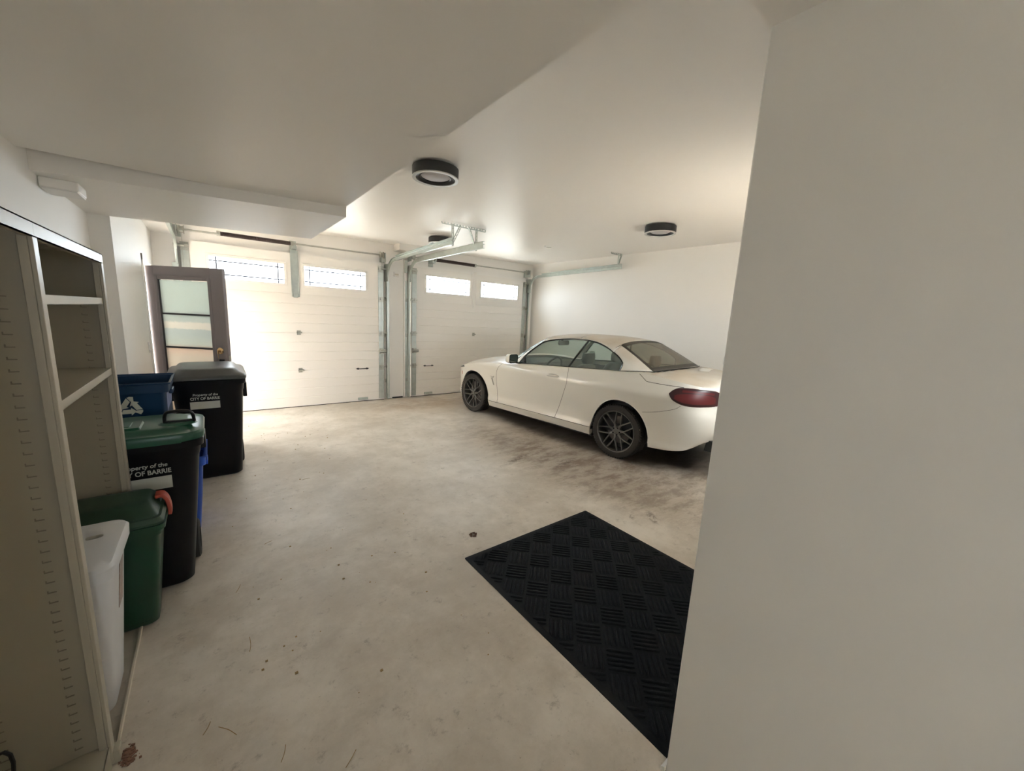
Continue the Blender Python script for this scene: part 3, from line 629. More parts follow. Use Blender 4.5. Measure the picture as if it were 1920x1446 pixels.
def cart(loc, hwt, hwb, yb, dt, db, zr, label, lid_m, lidfn, txt_z, txt_x, txt_w, ear):
    """front at local y=0 (top), base front at yb"""
    r = thing('wheeled_cart', loc, label, 'wheeled bin')
    lerp = lambda a, b, t: a+(b-a)*t
    def rg(t, grow=0, rad=.06):
        return ring(-lerp(hwb, hwt, t)-grow, lerp(hwb, hwt, t)+grow, lerp(yb, 0, t)-grow, lerp(yb+db, dt, t)+grow, rad, zr*t)
    m_ = MB(); rs = []
    base = rg(0, -.02, .05); rs.append([(x, y, 0.0) for x, y, z in base]); rs += [rg(.02), rg(.15), rg(.5), rg(.88), rg(.9, .004), rg(.955, .006), rg(.957, .018), rg(.998, .018), rg(1.0, .014)]
    shell(m_, rs); m_.build('body', m_cart, r, angle=50)
    # lifting bar and ears on the back, side grooves
    m_ = MB(); zh = zr*.93
    for s in (-1, 1):
        m_ = MB(); m_.box((s*(hwt+ear[0])-.016, ear[1], ear[3]), (s*(hwt+ear[0])+.016, ear[2], ear[4])); m_.build('lifting_ear', m_cart, r, bevel=.006)
        m_ = MB(); m_.box((s*(hwt-.01)-.02, dt-.02, zh-.05), (s*(hwt-.01)+.02, dt+.07, zh+.01)); m_.build('handle_bracket', m_cart, r, bevel=.006)
    m_ = MB(); m_.cyl((-hwt, dt+.055, zh-.01), (hwt, dt+.055, zh-.01), .015, 12); m_.build('handle_bar', m_cart, r)
    for s in (-1, 1):
        m_ = MB(); xx = s*(hwb+.012); m_.lathe([(0, -.022), (.105, -.022), (.12, -.014), (.12, .014), (.105, .022), (.07, .022), (.065, .012), (0, .012)], 36, xf=Matrix.Translation((xx, yb+db-.03, .12)) @ Matrix.Rotation(s*pi/2, 4, 'Y'))
        m_.build('wheel', m_rubber, r)
    m_ = MB(); m_.cyl((-hwb-.02, yb+db-.03, .12), (hwb+.02, yb+db-.03, .12), .011, 10); m_.build('axle', m_steel, r)
    lidfn(r)
    # print: two lines and a pale box on the sloping front
    ang = math.atan2(yb, zr)    # front leans back towards the base
    def fm(x, z): return Matrix.Translation((x, yb*(1-z/zr)-.0015, z)) @ Matrix.Rotation(pi/2+ang, 4, 'X')
    k = txt_w/.205
    text_mesh('lettering', 'Property of the', .030*k, m_print, r, fm(txt_x-.082*k, txt_z+.052*k), shear=.12, bold=.0009, sx=.92)
    text_mesh('lettering', 'CITY OF BARRIE', .034*k, m_print, r, fm(txt_x-.1*k, txt_z+.016*k), shear=.0, bold=.0014, sx=.83)
    m_ = MB(); m_.box((-.103*k, -.068*k, -.0005), (.103*k, 0, .0008), xf=fm(txt_x, txt_z)); m_.build('address_patch', m_print, r)
    return r
def lid_grey(r):
    m_ = MB(); prof = [(-.275, -.02, .955), (-.275, -.03, .985), (-.27, .0, 1.0)]
    rr = lambda g, z, tilt=.03: [(x, y, z+tilt*(y/.5)) for x, y in rrect(-.262-g, .262+g, -.02-g, .50+g, .06, 5)]
    m_.loft([rr(.012, .962), rr(.014, .985), rr(.0, 1.0), rr(-.035, 1.012), rr(-.06, 1.040), rr(-.10, 1.046)])
    m_.build('lid', m_cartlid, r, angle=50)
    for x0 in (-.2, .12):
        m_ = MB(); m_.box((x0, .48, .97), (x0+.08, .56, 1.02)); m_.build('lid_hinge', m_cart, r, bevel=.01)
def lid_green(r):
    m_ = MB(); rr = lambda g, z: [(x, y, z) for x, y in rrect(-.245-g, .245+g, -.01-g, .46+g, .10, 7)]
    m_.loft([rr(.008, .868), rr(.012, .905), rr(.006, .918), rr(-.035, .922), rr(-.05, .936), rr(-.07, .942)])
    m_.build('lid', m_glid, r, angle=40)
    m_ = MB(); m_.loft([[(x, y, z) for x, y in rrect(-.235-g, .0+g, .06-g, .24+g, .015, 4)] for g, z in ((0, .94), (-.006, .953))]); m_.loft([[(x, y, z) for x, y in rrect(-.20-g, -.04+g, .09-g, .21+g, .01, 4)] for g, z in ((0, .95), (-.004, .956))]); m_.build('lid_panel', m_glid, r)
    m_ = MB(); m_.lathe([(0, .012), (.06, .012), (.075, 0)], 40, xf=Matrix.Translation((.145, .14, .941)) @ Matrix.Diagonal((1.15, .9, 1, 1))); m_.build('lid_boss', m_glid, r)
    m_ = MB(); m_.tube(resample([(.09, .13, .95), (.092, .12, .985), (.105, .11, 1.012), (.16, .10, 1.018), (.20, .10, 1.010), (.213, .11, .985), (.215, .12, .95)], 24), .0085, 10)
    m_.tube([(.085, .125, .955), (.22, .12, .955)], .008, 8); m_.build('carry_handle', m_black, r)
cart((-.035, 4.17, 0), .250, .205, .20, .60, .42, .955, 'tall black wheeled cart with grey lid standing in front of the open entry door', m_cartlid, lid_grey, .765, -.033, .205, (.022, .33, .48, .73, .87))
cart((-.315, 2.625, 0), .235, .150, .075, .46, .33, .875, 'black wheeled cart with green lid, just past the metal shelving', m_glid, lid_green, .69, -.003, .215, (.006, .12, .26, .785, .868))

def recycling_box(loc, L, Wd, H, taper, mat, label, group=None, logo=False):
    r = thing('recycling_box', loc, label, 'recycling box', group)
    m_ = MB(); x1, y1 = L/2, Wd/2
    q = lambda g, z, rad=.03: ring(-x1-g, x1+g, -y1-g, y1+g, rad, z)
    shell(m_, [q(-taper, 0), q(-taper*.55, H*.45), q(-.012, H*.86), q(-.010, H*.87), q(.004, H*.875), q(.006, H-.012), q(.016, H-.010), q(.018, H)], .007)
    m_.build('body', mat, r, angle=40)
    m_ = MB()
    for s in (-1, 1):
        m_ = MB(); m_.box((s*(x1+.004)-.01, -.07, H*.80), (s*(x1+.004)+.01, .07, H*.86)); m_.build('hand_grip', mat, r, bevel=.004)
    return r
recycling_box((-.335, 3.52, 0), .50, .42, .56, .055, m_blue2, 'lower blue recycling box on the floor, mostly hidden between the two black carts', 'stacked recycling boxes')
bx = recycling_box((-.42, 3.60, .562), .355, .46, .515, .02, m_blue, 'upper dark blue recycling box with recycling symbol, stacked behind the green lidded cart', 'stacked recycling boxes')
m_ = MB(); m_.loft([[(.1577+d, -.19, .02), (.1577+d, .18, .02), (.1664+d, .19, .435), (.1664+d, -.20, .435)] for d in (0, .002)]); 
m_.build('scuffed_side', m_bluecorner, bx)
def recycle_logo(parent, mtx, R, mat):
    for k in range(3):
        m_ = MB(); a = 2*pi*k/3; rot = Matrix.Rotation(a, 4, 'Z')
        # one folded arrow along a triangle side (local: side at the bottom, arrow pointing to +x)
        pts1 = [(-.60, -.56), (.06, -.56), (.06, -.72), (.40, -.38), (.06, -.04), (.06, -.20), (-.42, -.20)]
        m_.prism([(x*R, y*R) for x, y in pts1], 0, .0012, xf=mtx @ rot)
        pts2 = [(-.66, -.54), (-.47, -.19), (-.56, -.02), (-.90, -.22), (-.80, -.44)]
        m_.prism([(x*R, y*R) for x, y in pts2], 0, .0012, xf=mtx @ rot)
        m_.build('recycling_arrow', mat, parent)
recycle_logo(bx, Matrix.Translation((-.012, -.224, .365)) @ Matrix.Rotation(radians(1.3)+pi/2, 4, 'X'), .075, m_print)

def green_bin():
    r = thing('organics_bin', (-.41, 2.38, 0), 'dark green lidded bin with a red latch beside the white bin', 'bin')
    L = lambda t, g=0: ring(-.16-.03*t-g, .112+.062*t+g, .025-.155*t-g, .165+.005*t+g, .03, .600*t)
    m_ = MB(); m_.loft([[(x, y, 0) for x, y, z in L(0, -.015)], L(.03), L(.5), L(.9), L(.905, .008), L(.95, .008), L(.955, .018), L(1, .018)]); m_.build('body', m_gbin, r, angle=45)
    q = lambda g, z, f=0: ring(-.20-g, .185+g, -.145-g+f, .185+g, .035, z)
    m_ = MB(); m_.loft([q(0, .602), q(.004, .615), q(-.004, .630), q(-.006, .634), q(-.016, .636), q(-.022, .648), q(-.05, .682, .03), q(-.06, .687, .04), q(-.09, .689, .04)]); m_.build('lid', m_gbinlid, r, angle=35)
    m_ = MB(); P = resample([(.150, .05, .672), (.170, .05, .674), (.192, .04, .650), (.200, .03, .600), (.198, .025, .575)], 14)
    rings = []
    for i, p in enumerate(P):
        t = (P[min(i+1, 13)]-P[max(i-1, 0)]).normalized(); nn = Vector((t.z, 0, -t.x)); w = .036-.016*i/13; h = .008
        rings.append([p+Vector((0, w, 0))+nn*h, p-Vector((0, w, 0))+nn*h, p-Vector((0, w, 0))-nn*h, p+Vector((0, w, 0))-nn*h])
    m_.loft(rings); m_.build('latch', m_latch, r, bevel=.004)
    m_ = MB(); m_.prism(rrect(-.06, .07, -.012, .012, .011), 0, .004, xf=Matrix.Translation((.02, .019, .05)) @ Matrix.Rotation(pi/2, 4, 'X')); m_.build('foot_slot', m_black, r)
green_bin()
def white_bin():
    r = thing('step_bin', (-.47, 1.96, 0), 'white plastic step bin standing inside the shelving bay', 'bin')
    def rg(t, g=0, z=None):
        x0, x1 = -.12-g, .078+.060*t+g; y0, y1 = -.05-.14*t-g, .215-.02*t+g
        return [(x, y, .66*t if z is None else z) for x, y in rrect(x0, x1, y0, y1, .05, 6)]
    m_ = MB(); m_.loft([rg(0, -.01, 0), rg(.02), rg(.3), rg(.6), rg(.985)]); m_.build('body', m_binwhite, r, angle=40)
    m_ = MB(); m_.loft([rg(.98, .006, .640), rg(1, .014, .645), rg(1, .016, .685), rg(1, .008, .697), rg(1, -.02, .702)]); m_.build('lid', m_binwhite, r, angle=40)
    m_ = MB(); m_.prism(rrect(-.024, .024, -.014, .014, .013), 0, .002, xf=Matrix.Translation((.072, .06, .7015))); m_.build('lid_emblem', m_silver, r)
    ang = math.atan2(.060, .66)
    m_ = MB(); m_.box((-.0008, -.04, -.10), (.0012, .035, .09), xf=Matrix.Translation((.1245, .07, .50)) @ Matrix.Rotation(ang, 4, 'Y')); m_.build('sticker', m_sticker, r)
    m_ = MB(); m_.box((.01, -.085, .0), (.06, -.045, .03)); m_.build('pedal', m_white, r, bevel=.006)
white_bin()

# ------------------------------------------------------------------ door mat
def door_mat():
    x0, x1, y0, y1 = 1.252, 2.462, .19, 2.012
    x0m = x0
    r = thing('door_mat', ((x0+x1)/2, (y0+y1)/2, 0), 'black ribbed rubber door mat beside the near wall corner', 'mat')
    cx, cy = (x0+x1)/2, (y0+y1)/2
    m_ = MB(); q = lambda g, z: ring(x0-cx-g, x1-cx+g, y0-cy-g, y1-cy+g, .012, z, 3)
    m_.loft([q(0, 0), q(0, .003), q(-.012, .005), q(-.03, .0055), q(-.032, .004)]); m_.build('rubber_border', M('mat rubber edge', (.006, .007, .008), .7, spec=.2), r, angle=30)
    m_ = MB(); m_.box((x0-cx+.03, y0-cy+.03, .002), (x1-cx-.03, y1-cy-.03, .0058))
    c = .142; th = pi/4; ca, sa = cos(th), sin(th); hx, hy = (x1-x0)/2-.034, (y1-y0)/2-.034
    def clip(p, q):
        t0, t1 = 0, 1; d = (q[0]-p[0], q[1]-p[1])
        for a, b in ((-d[0], p[0]+hx), (d[0], hx-p[0]), (-d[1], p[1]+hy), (d[1], hy-p[1])):
            if abs(a) < 1e-9:
                if b < 0: return None
                continue
            t = b/a
            if a < 0: t0 = max(t0, t)
            else: t1 = min(t1, t)
        if t1-t0 < .15: return None
        return (p[0]+d[0]*t0, p[1]+d[1]*t0), (p[0]+d[0]*t1, p[1]+d[1]*t1)
    for i in range(-9, 10):
        for j in range(-9, 10):
            for k in range(5):
                off = (k-2)*c/5.4; h = c*.44
                a, b = ((-h, off), (h, off)) if (i+j) % 2 else ((off, -h), (off, h))
                R_ = lambda p: (ca*(p[0]+i*c)-sa*(p[1]+j*c), sa*(p[0]+i*c)+ca*(p[1]+j*c))
                s_ = clip(R_(a), R_(b))
                if not s_: continue
                p, q_ = Vector((*s_[0], 0)), Vector((*s_[1], 0)); t = (q_-p).normalized(); n = Vector((-t.y, t.x, 0)); w = .0095
                segs = max(2, int((q_-p).length/.02)); rings = []
                for m in range(segs+1):
                    pp = p.lerp(q_, m/segs) + n*random.uniform(-.0012, .0012); ww = w*random.uniform(.85, 1.1)*(.6 if m in (0, segs) else 1); zt = .0125+random.uniform(-.0008, .0008)-(.002 if m in (0, segs) else 0)
                    rings.append([pp-n*ww+Vector((0,0,.0055)), pp-n*ww*.55+Vector((0,0,zt)), pp+n*ww*.55+Vector((0,0,zt)), pp+n*ww+Vector((0,0,.0055))])
                m_.loft(rings, caps=False, closed=False)
    m_.build('ribbed_pad', m_mat, r, angle=60)
door_mat()

# ------------------------------------------------------------------ small litter
m_ = MB()
for k in range(5):
    a = k*1.3; P = [(.012*cos(a+t*.8)*(1+t), .012*sin(a+t*.8)*(1+t), .004+.008*sin(t*2+k)) for t in (0, .5, 1., 1.5)]
    m_.bar(P[0], P[2], .016, .002); m_.bar(P[1], P[3], .012, .002)
tag(m_.build('dry_leaf', m_leafdeb, loc=(1.45, 2.217, .001)), 'curled brown dry leaf on the concrete left of the mat corner', 'leaf')
m_ = MB()
for k in range(150):
    x, y = random.gauss(0, .010), random.gauss(0, .018); s_ = random.uniform(.001, .0042)
    m_.box((x-s_, y-s_, 0), (x+s_, y+s_, s_*random.uniform(.5, 1.3)), xf=Matrix.Rotation(random.uniform(-.3, .3), 4, 'Z'))
tag(m_.build('crumbled_debris', m_rust, loc=(-.328, 1.685, .0005), angle=0), 'little pile of reddish crumbs at the foot of the shelving', 'debris', kind='stuff')
m_ = MB()
for k in range(70):
    x, y = random.uniform(-.1, 1.15), random.uniform(1.2, 6.5); s_ = random.uniform(.0015, .005)
    m_.box((x-s_, y-s_, 0.0003), (x+s_*1.5, y+s_, s_), xf=None)
for (x, y, a, L) in ((.02, 2.45, 1.2, .07), (.05, 1.95, 1.5, .10), (-.12, 1.62, 1.1, .05), (-.02, 1.55, 2.2, .09), (.2, 2.9, .4, .05), (.6, 3.9, .2, .07), (1.1, 5.2, .9, .06), (.1, 1.35, 1.2, .06), (.28, 1.2, .7, .06)):
    m_.tube(resample([(x, y, .002), (x+L/2*cos(a)+.004, y+L/2*sin(a), .004), (x+L*cos(a), y+L*sin(a), .002)], 7), .0013, 5)
tag(m_.build('floor_litter', m_beigegrass, angle=0), 'pine needles and grit scattered over the concrete', 'litter', kind='stuff')
m_ = MB(); m_.prism([(.518, 0), (.535, 0), (.533, .012), (.526, .02), (.518, .022)], 1.20, 3.6, xf=Matrix(((0,0,1,0),(1,0,0,0),(0,1,0,0),(0,0,0,1))))
struct('baseboard_near', m_, m_trim, 'thin white moulding at the foot of the near wall corner', 'baseboard')

# ------------------------------------------------------------------ the car (u runs from nose 0 to tail 4.64; left side is y = -half width)
UM = 2.17
def car():
    r = thing('car', (0, 0, 0), 'dusty white two-door hardtop convertible car parked facing the right garage door', 'car', rotz=math.atan2(.10011, .99498))
    h = Vector((-.10011, .99498)); left = Vector((-.99498, -.10011)); o = Vector((3.498, 5.499)) - h*(UM-.78) - left*.865
    r.location = (o.x, o.y, 0)
    V = lambda lat, u, z: (lat, UM-u, z)          # lat >0 = right side
    # --- shape functions
    Wp_ = lambda u: spl(u, [0, .5, .8, 1.2, 1.8, 2.6, 3.1, 3.5, 3.9, 4.3, 4.64], [.89, .89, .90, .897, .888, .89, .903, .915, .912, .90, .88])
    def Wp(u):
        w = Wp_(u)
        if u < .75: w *= max(0, 1-((.75-u)/.75)**2.8)**(1/2.8)
        if u > 3.9: w *= max(0, 1-(min(1, (u-3.9)/.74))**3.6)**(1/3.6)
        return w
    prof = lambda z: spl(z, [.15, .20, .26, .30, .335, .45, .60, .72, .80, .84, .88, .93, .98, 1.02, 1.08, 1.15], [.93, .955, .972, .98, .964, .962, .974, .986, .994, 1.0, .991, .964, .935, .915, .895, .87])
    zbelt = lambda u: spl(u, [0, .1, .3, .5, .8, 1.1, 1.47, 1.8, 2.74, 3.47, 3.84, 4.05, 4.3, 4.5, 4.64], [.60, .66, .725, .775, .84, .885, .915, .948, 1.003, 1.045, 1.065, 1.05, 1.02, .99, .96])
    zcen = lambda u: spl(u, [0, .1, .2, .4, .6, .9, 1.2, 1.45, 1.8, 2.74, 3.47, 3.84, 4.1, 4.35, 4.52, 4.6, 4.64], [.62, .73, .80, .865, .905, .95, .985, 1.01, .975, 1.02, 1.06, 1.085, 1.092, 1.082, 1.075, 1.03, .985])
    gsh = lambda z: 4.64 - spl(z, [.2, .3, .42, .55, .66, .72, .78, .95, 1.03, 1.1], [4.40, 4.46, 4.58, 4.64, 4.625, 4.585, 4.55, 4.555, 4.565, 4.56])
    def uact(u, z):
        if u > 3.95: u -= gsh(z)*((u-3.95)/.69)**2
        if u < .6: u += spl(z, [.2, .35, .55, .68, .8], [.10, .02, 0, .05, .10])*((.6-u)/.6)**2
        return u
    AF, AR, RA = .80, 3.592, .398
    def zbot(u):
        b = spl(u, [0, .2, .4, 1.2, 3.2, 4.0, 4.42, 4.5, 4.56, 4.64], [.22, .19, .185, .185, .20, .26, .295, .33, .40, .42])
        for uc, zt in ((AF, .712), (AR, .722)):
            t = abs(u-uc)/RA
            if t < 1: b = max(b, .20 + (zt-.20)*(1-t**2.15)**(1/2.15))
        return b
    surf = lambda u, z, off=0: V(-(Wp(u)*prof(z)+off), uact(u, z), z)
    # door shut lines warp the grid
    dF = lambda z: spl(z, [.30, .47, .66, .76, .85, .93, 1.0], [1.415, 1.392, 1.376, 1.385, 1.43, 1.52, 1.56]) - 1.40
    dR = lambda z: spl(z, [.32, .51, .72, .84, .92, 1.0, 1.05], [2.61, 2.68, 2.755, 2.79, 2.775, 2.755, 2.74]) - 2.70
    def warp(u, z):
        if 1.205 < u < 3.185:
            if u <= 1.40: return u + dF(z)*(u-1.205)/(1.40-1.205)
            if u <= 2.70: return u + dF(z)*(2.70-u)/1.30 + dR(z)*(u-1.40)/1.30
            return u + dR(z)*(3.185-u)/(3.185-2.70)
        return u
    def cosr(a, b, n, ends=3):
        out = []
        for k in range(n+1):
            t = k/n
            if ends == 3: q = (1-cos(pi*t))/2
            elif ends == 1: q = 1-cos(pi*t/2)
            else: q = sin(pi*t/2)
            out.append(a+(b-a)*q)
        return out
    us = cosr(0, AF-RA, 16, 1)[:-1] + cosr(AF-RA, AF+RA, 34)[:-1] + [AF+RA+.003, 1.25, 1.30, 1.35, 1.397, 1.403, 1.45] + [1.5+.06*k for k in range(20)] + [2.697, 2.703, 2.76, 2.84, 2.92, 3.0, 3.08, 3.15] + cosr(AR-RA, AR+RA, 34)[:-1] + [AR+RA+.003] + cosr(4.02, 4.64, 26, 2)
    us = sorted(us)
    tside = [0, .012, .04, .08, .118, .126, .16, .22, .28, .34, .40, .46, .52, .58, .64, .70, .75, .79, .83, .87, .91, .95, .98, 1.0]
    tops = [1-(1-k/16)**1.0 for k in range(1, 17)]
    NS = len(tside)
    def column(u0, sgn):
        zb_, zt, zc_ = zbot(u0), zbelt(u0), zcen(u0); pts = []
        inwheel = any(abs(u0-c) <= RA+.002 for c in (AF, AR))
        for k, t in enumerate(tside):
            z = zb_ + t*(zt-zb_); uu = warp(u0, z) if not inwheel else u0
            w = Wp(uu)*prof(z)
            if inwheel and k == 0: w += .004
            pts.append(V(sgn*w, uact(uu, z), z))
        w0 = Wp(u0)*prof(zt); n = 2.6 if u0 < 1.9 else 2.4
        for q in tops:
            y = w0*(1-q); z = zt + (zc_-zt)*(1-(1-q)**n)
            pts.append(V(sgn*y, uact(u0, z), z))
        # inner return of the lower edge
        z = zb_; w = Wp(u0)*prof(z)
        pts.insert(0, V(sgn*max(0, w-.035), uact(u0, z), z+.004))
        pts.insert(0, V(sgn*max(0, w-.06), uact(u0, z), z+.03))
        return pts
    NSI = NS+2
    ubase = lambda y: 1.34 + .36*(abs(y)/.72)**2.2       # windscreen base
    uback = lambda y: 3.935 - .085*(abs(y)/.68)**2
    ycab = lambda u: spl(u, [1.5, 1.8, 2.7, 3.48, 3.86], [.70, .775, .755, .74, .64])
    body, doorp = MB(), {-1: MB(), 1: MB()}
    for sgn in (-1, 1):
        cols = [column(u, sgn) for u in us]; NP = len(cols[0])
        allv = [p for c in cols for p in c]
        fb, fd, gapf = [], [], []
        for i in range(len(us)-1):
            um = (us[i]+us[i+1])/2
            for k in range(NP-1):
                a = (i*NP+k, (i+1)*NP+k, (i+1)*NP+k+1, i*NP+k+1)
                p = [allv[q] for q in a]; ym = sum(abs(q[0]) for q in p)/4; uu = UM - sum(q[1] for q in p)/4
                if k >= NSI-1:
                    if ubase(ym)-.01 < uu < uback(ym)-.02 and ym < ycab(uu)-.012: continue
                kk = k-2    # side row index
                isdoor = 1.40 < um < 2.70 and tside.index(.126) <= kk
                gap = (1.397 <= us[i] < 1.403 or 2.697 <= us[i] < 2.703) and kk >= tside.index(.118) and k < NSI-1
                gap = gap or (1.20 < um < 3.19 and kk == tside.index(.118))
                if gap: gapf.append(a)
                elif isdoor and k < NSI-1: fd.append(a)
                else: fb.append(a)
        off = len(body.v); body.v += allv
        for f in fb:
            p = [allv[q] for q in f]; ym = sum(abs(q[0]) for q in p)/4; uu = UM - sum(q[1] for q in p)/4; k_ = f[0] % NP
            inner = k_ >= NSI-1 and ubase(ym)-.05 < uu < uback(ym)+.01 and ym < ycab(uu)+.03
            body.f.append(tuple(q+off for q in f)); body.mi.append(1 if inner else 0)
        for f in gapf: body.f.append(tuple(q+off for q in f)); body.mi.append(1)
        D = doorp[sgn]; idx = {}
        for f in fd:
            nf = []
            for q in f:
                if q not in idx: idx[q] = len(D.v); D.v.append(allv[q])
                nf.append(idx[q])
            D.f.append(tuple(nf)); D.mi.append(0)
    bo = body.build('body_shell', [m_paint, m_gap], r, angle=50, weld=True)
    doors = {}
    for sgn in (-1, 1):
        doors[sgn] = doorp[sgn].build('side_door', m_paint, r, angle=50)
    # --- seams drawn as thin recessed strips that follow the surface
    def seam(pts, w=.005, off=.0012, sgn=-1, n=40, top=False):
        P = resample([(p[0], p[1], 0) for p in pts], n); m_ = MB(); rings = []
        for i, p in enumerate(P):
            t = (P[min(i+1, n-1)]-P[max(0, i-1)]).normalized(); nn = Vector((-t.y, t.x, 0))
            row = []
            for s in (-.5, .5):
                q = p + nn*w*s; x = surf(q.x, q.y, off); row.append((x[0]*-sgn, x[1], x[2]))
            rings.append(row)
        m_.loft(rings, caps=False, closed=False); return m_
    for sgn in (-1, 1):
        seam([(3.77, 1.055), (3.825, 1.018), (3.885, .985), (4.04, .98), (4.15, .979), (4.30, .978)], sgn=sgn).build('panel_seam', m_gap, r)
        seam([(3.88, .640), (4.0, .665), (4.15, .71), (4.26, .75), (4.31, .785)], w=.0035, sgn=sgn).build('panel_seam', m_gap, r)
    # --- wheel wells, underbody, cabin tub
    for uc in (AF, AR):
        for sgn in (-1, 1):
            m_ = MB(); rings = []
            for lat in (.50, .82 if uc == AF else .872):
                rg = []
                for k in range(25):
                    a = pi*k/24; zz0 = .21 if uc == AF else .27; rg.append(V(sgn*lat, uc+(RA-.004)*cos(a), zz0+(.705-zz0)*sin(a)))
                rings.append(rg)
            m_.loft(rings, caps=False, closed=False); m_.add(rings[0], [tuple(range(25))]); m_.build('wheel_well', m_inner, r)
    m_ = MB(); m_.box(V(-.82, 3.19, .17), V(.82, 1.21, .24)); m_.box(V(-.48, 4.0, .19), V(.48, .42, .30)); m_.box(V(-.70, 4.35, .33), V(.70, 3.99, .45)); m_.box(V(-.55, .40, .24), V(.55, .22, .40)); m_.build('underbody', m_inner, r)
    m_ = MB(); m_.box(V(-.775, 3.72, .30), V(.775, 1.55, .34)); m_.box(V(-.80, 3.72, .30), V(-.765, 1.55, .90)); m_.box(V(.765, 3.72, .30), V(.80, 1.55, .90)); m_.box(V(-.78, 3.75, .3), V(.78, 3.70, .98)); m_.box(V(-.78, 1.58, .3), V(.78, 1.54, .9)); m_.build('cabin_tub', m_inner, r)
    # --- glasshouse
    D = [(1.79,.80,.949),(1.876,.763,1.062),(1.987,.713,1.175),(2.144,.640,1.296),(2.29,.600,1.334),(2.465,.577,1.354),(2.635,.562,1.366),(2.80,.560,1.367),(2.982,.578,1.352),(3.176,.628,1.306),(3.314,.666,1.252),(3.45,.711,1.176),(3.492,.732,1.125),(3.478,.765,1.045)]
    Dp = lambda a, b: D[a:b+1]
    Eo = [(1.675,.755,.965),(1.80,.70,1.085),(1.93,.65,1.185),(2.03,.615,1.255),(2.11,.590,1.308)]
    rsd = [(2.11,.590,1.308),(2.29,.588,1.343)] + [(u, y-.004, z+.008) for u, y, z in D[5:10]] + [(3.314,.668,1.254)]
    zroof = lambda u: spl(u, [1.3, 1.6, 1.9, 2.02, 2.2, 2.5, 2.8, 3.1, 3.36, 3.6, 3.935], [1.00, 1.17, 1.335, 1.378, 1.408, 1.430, 1.434, 1.425, 1.400, 1.275, 1.095])
    def mirr(p, s): return V(s*p[1], p[0], p[2])
    def ell(side, cu0, cu1, n, m=20, pw=1.0):
        sp = resample(side, n); rows = []
        for i, p in enumerate(sp):
            uc = cu0 + (cu1-cu0)*i/(n-1); zc_ = zroof(uc); row = []
            for k in range(-m, m+1):
                a = pi/2*(1-abs(k)/m); y = p.y*cos(a)*(1 if k > 0 else -1) if k else 0; b = sin(a)**1.15
                if k == 0: b = 1
                row.append(V(y, p.x+(uc-p.x)*b, p.z+(zc_-p.z)*(b**pw)))
            rows.append(row)
        return rows
    def sheet(rows, name, mat, parent=r, thick=.0, angle=60):
        m_ = MB(); m_.loft(rows, caps=False, closed=False); o_ = m_.build(name, mat, parent, angle=angle)
        if thick:
            so = o_.modifiers.new('solid', 'SOLIDIFY'); so.thickness = thick; so.offset = 0
        return o_
    # windscreen
    wi = [(p[0]+.03*(i/4), p[1], p[2]) for i, p in enumerate(Eo)]
    sheet(ell(Eo, 1.36, 2.02, 14), 'windscreen', m_cglass)
    # roof in two panels with the folding seam between
    full = resample(rsd, 41); 
    def part_roof(a, b, name):
        sub = [tuple(p) for p in full[a:b+1]]; c0 = 2.02+(3.36-2.02)*a/40; c1 = 2.02+(3.36-2.02)*b/40
        return sheet(ell(sub, c0, c1, b-a+1), name, m_paint, thick=.012)
    part_roof(0, 20, 'roof_panel'); 
    part_roof(20, 40, 'roof_panel')
    sub = resample([tuple(full[20]), tuple(full[20]+Vector((.005, 0, 0)))], 2)
    rr_ = ell([tuple(full[20]-Vector((.003,0,0))), tuple(full[20]+Vector((.003,0,0)))], 2.687, 2.693, 2)
    sheet([[(p[0], p[1], p[2]+.0078) for p in row] for row in rr_], 'roof_seam', m_gap)
    # dark seam in front of the roof (header)
    rr_ = ell([tuple(full[0]-Vector((.004,0,.002))), tuple(full[0]+Vector((.004,0,0)))], 2.014, 2.024, 2)
    sheet([[(p[0], p[1], p[2]+.0078) for p in row] for row in rr_], 'roof_seam', m_gap)
    # rear window: dark band round a clearer pane
    F_ = [(3.328,.545,1.338),(3.45,.575,1.285),(3.60,.607,1.212),(3.74,.636,1.135),(3.848,.66,1.078)]
    gl = ell(F_, 3.36, 3.93, 18); sheet(gl, 'rear_window', m_rglass)
    m_ = MB(); m_.tube([(p[0], p[1]-.004, p[2]+.002) for p in gl[-1]], .008, 6); m_.build('window_seal', m_cblk, r)
    n0 = len(gl[0]); band = MB()
    off = [[(p[0], p[1], p[2]+.002) for p in row] for row in gl]
    band.loft([row[:5] for row in off], caps=False, closed=False); band.loft([row[-5:] for row in off], caps=False, closed=False)
    band.loft([row[4:-4] for row in off[:3]], caps=False, closed=False); band.loft([row[4:-4] for row in off[-3:]], caps=False, closed=False)
    band.build('window_surround', M('dusty black ceramic band', (.045, .038, .028), .55), r, angle=60)
    for s in (-1, 1):
        # A pillar
        A1 = resample(D[:4], 16); A2 = resample(Eo, 16)
        rows = []
        for a, b in zip(A1, A2):
            mid = a.lerp(b, .5) + Vector((0, .012, .010)); rows.append([mirr(q, s) for q in resample([tuple(a), tuple(mid), tuple(b)], 6)])
        rows[-1][:] = [mirr(q, s) for q in resample([(2.144,.640,1.296), (2.13,.63,1.312), (2.11,.592,1.310)], 6)]
        sheet(rows, 'windscreen_pillar', m_paint, thick=.006)
        # cant rail between glass and roof edge
        rows = [[mirr(a, s), mirr(b, s)] for a, b in zip(resample(D[3:11], 30), resample(rsd, 30))]
        sheet(rows, 'roof_rail', m_paint, thick=.006)
        # side glass, split by the slanted seam
        bot = lambda u: (u, spl(u, [1.79, 2.7, 3.478], [.80, .78, .765]), spl(u, [1.79, 2.715, 3.478], [.949, 1.005, 1.045]))
        Dr = resample(D, 120)
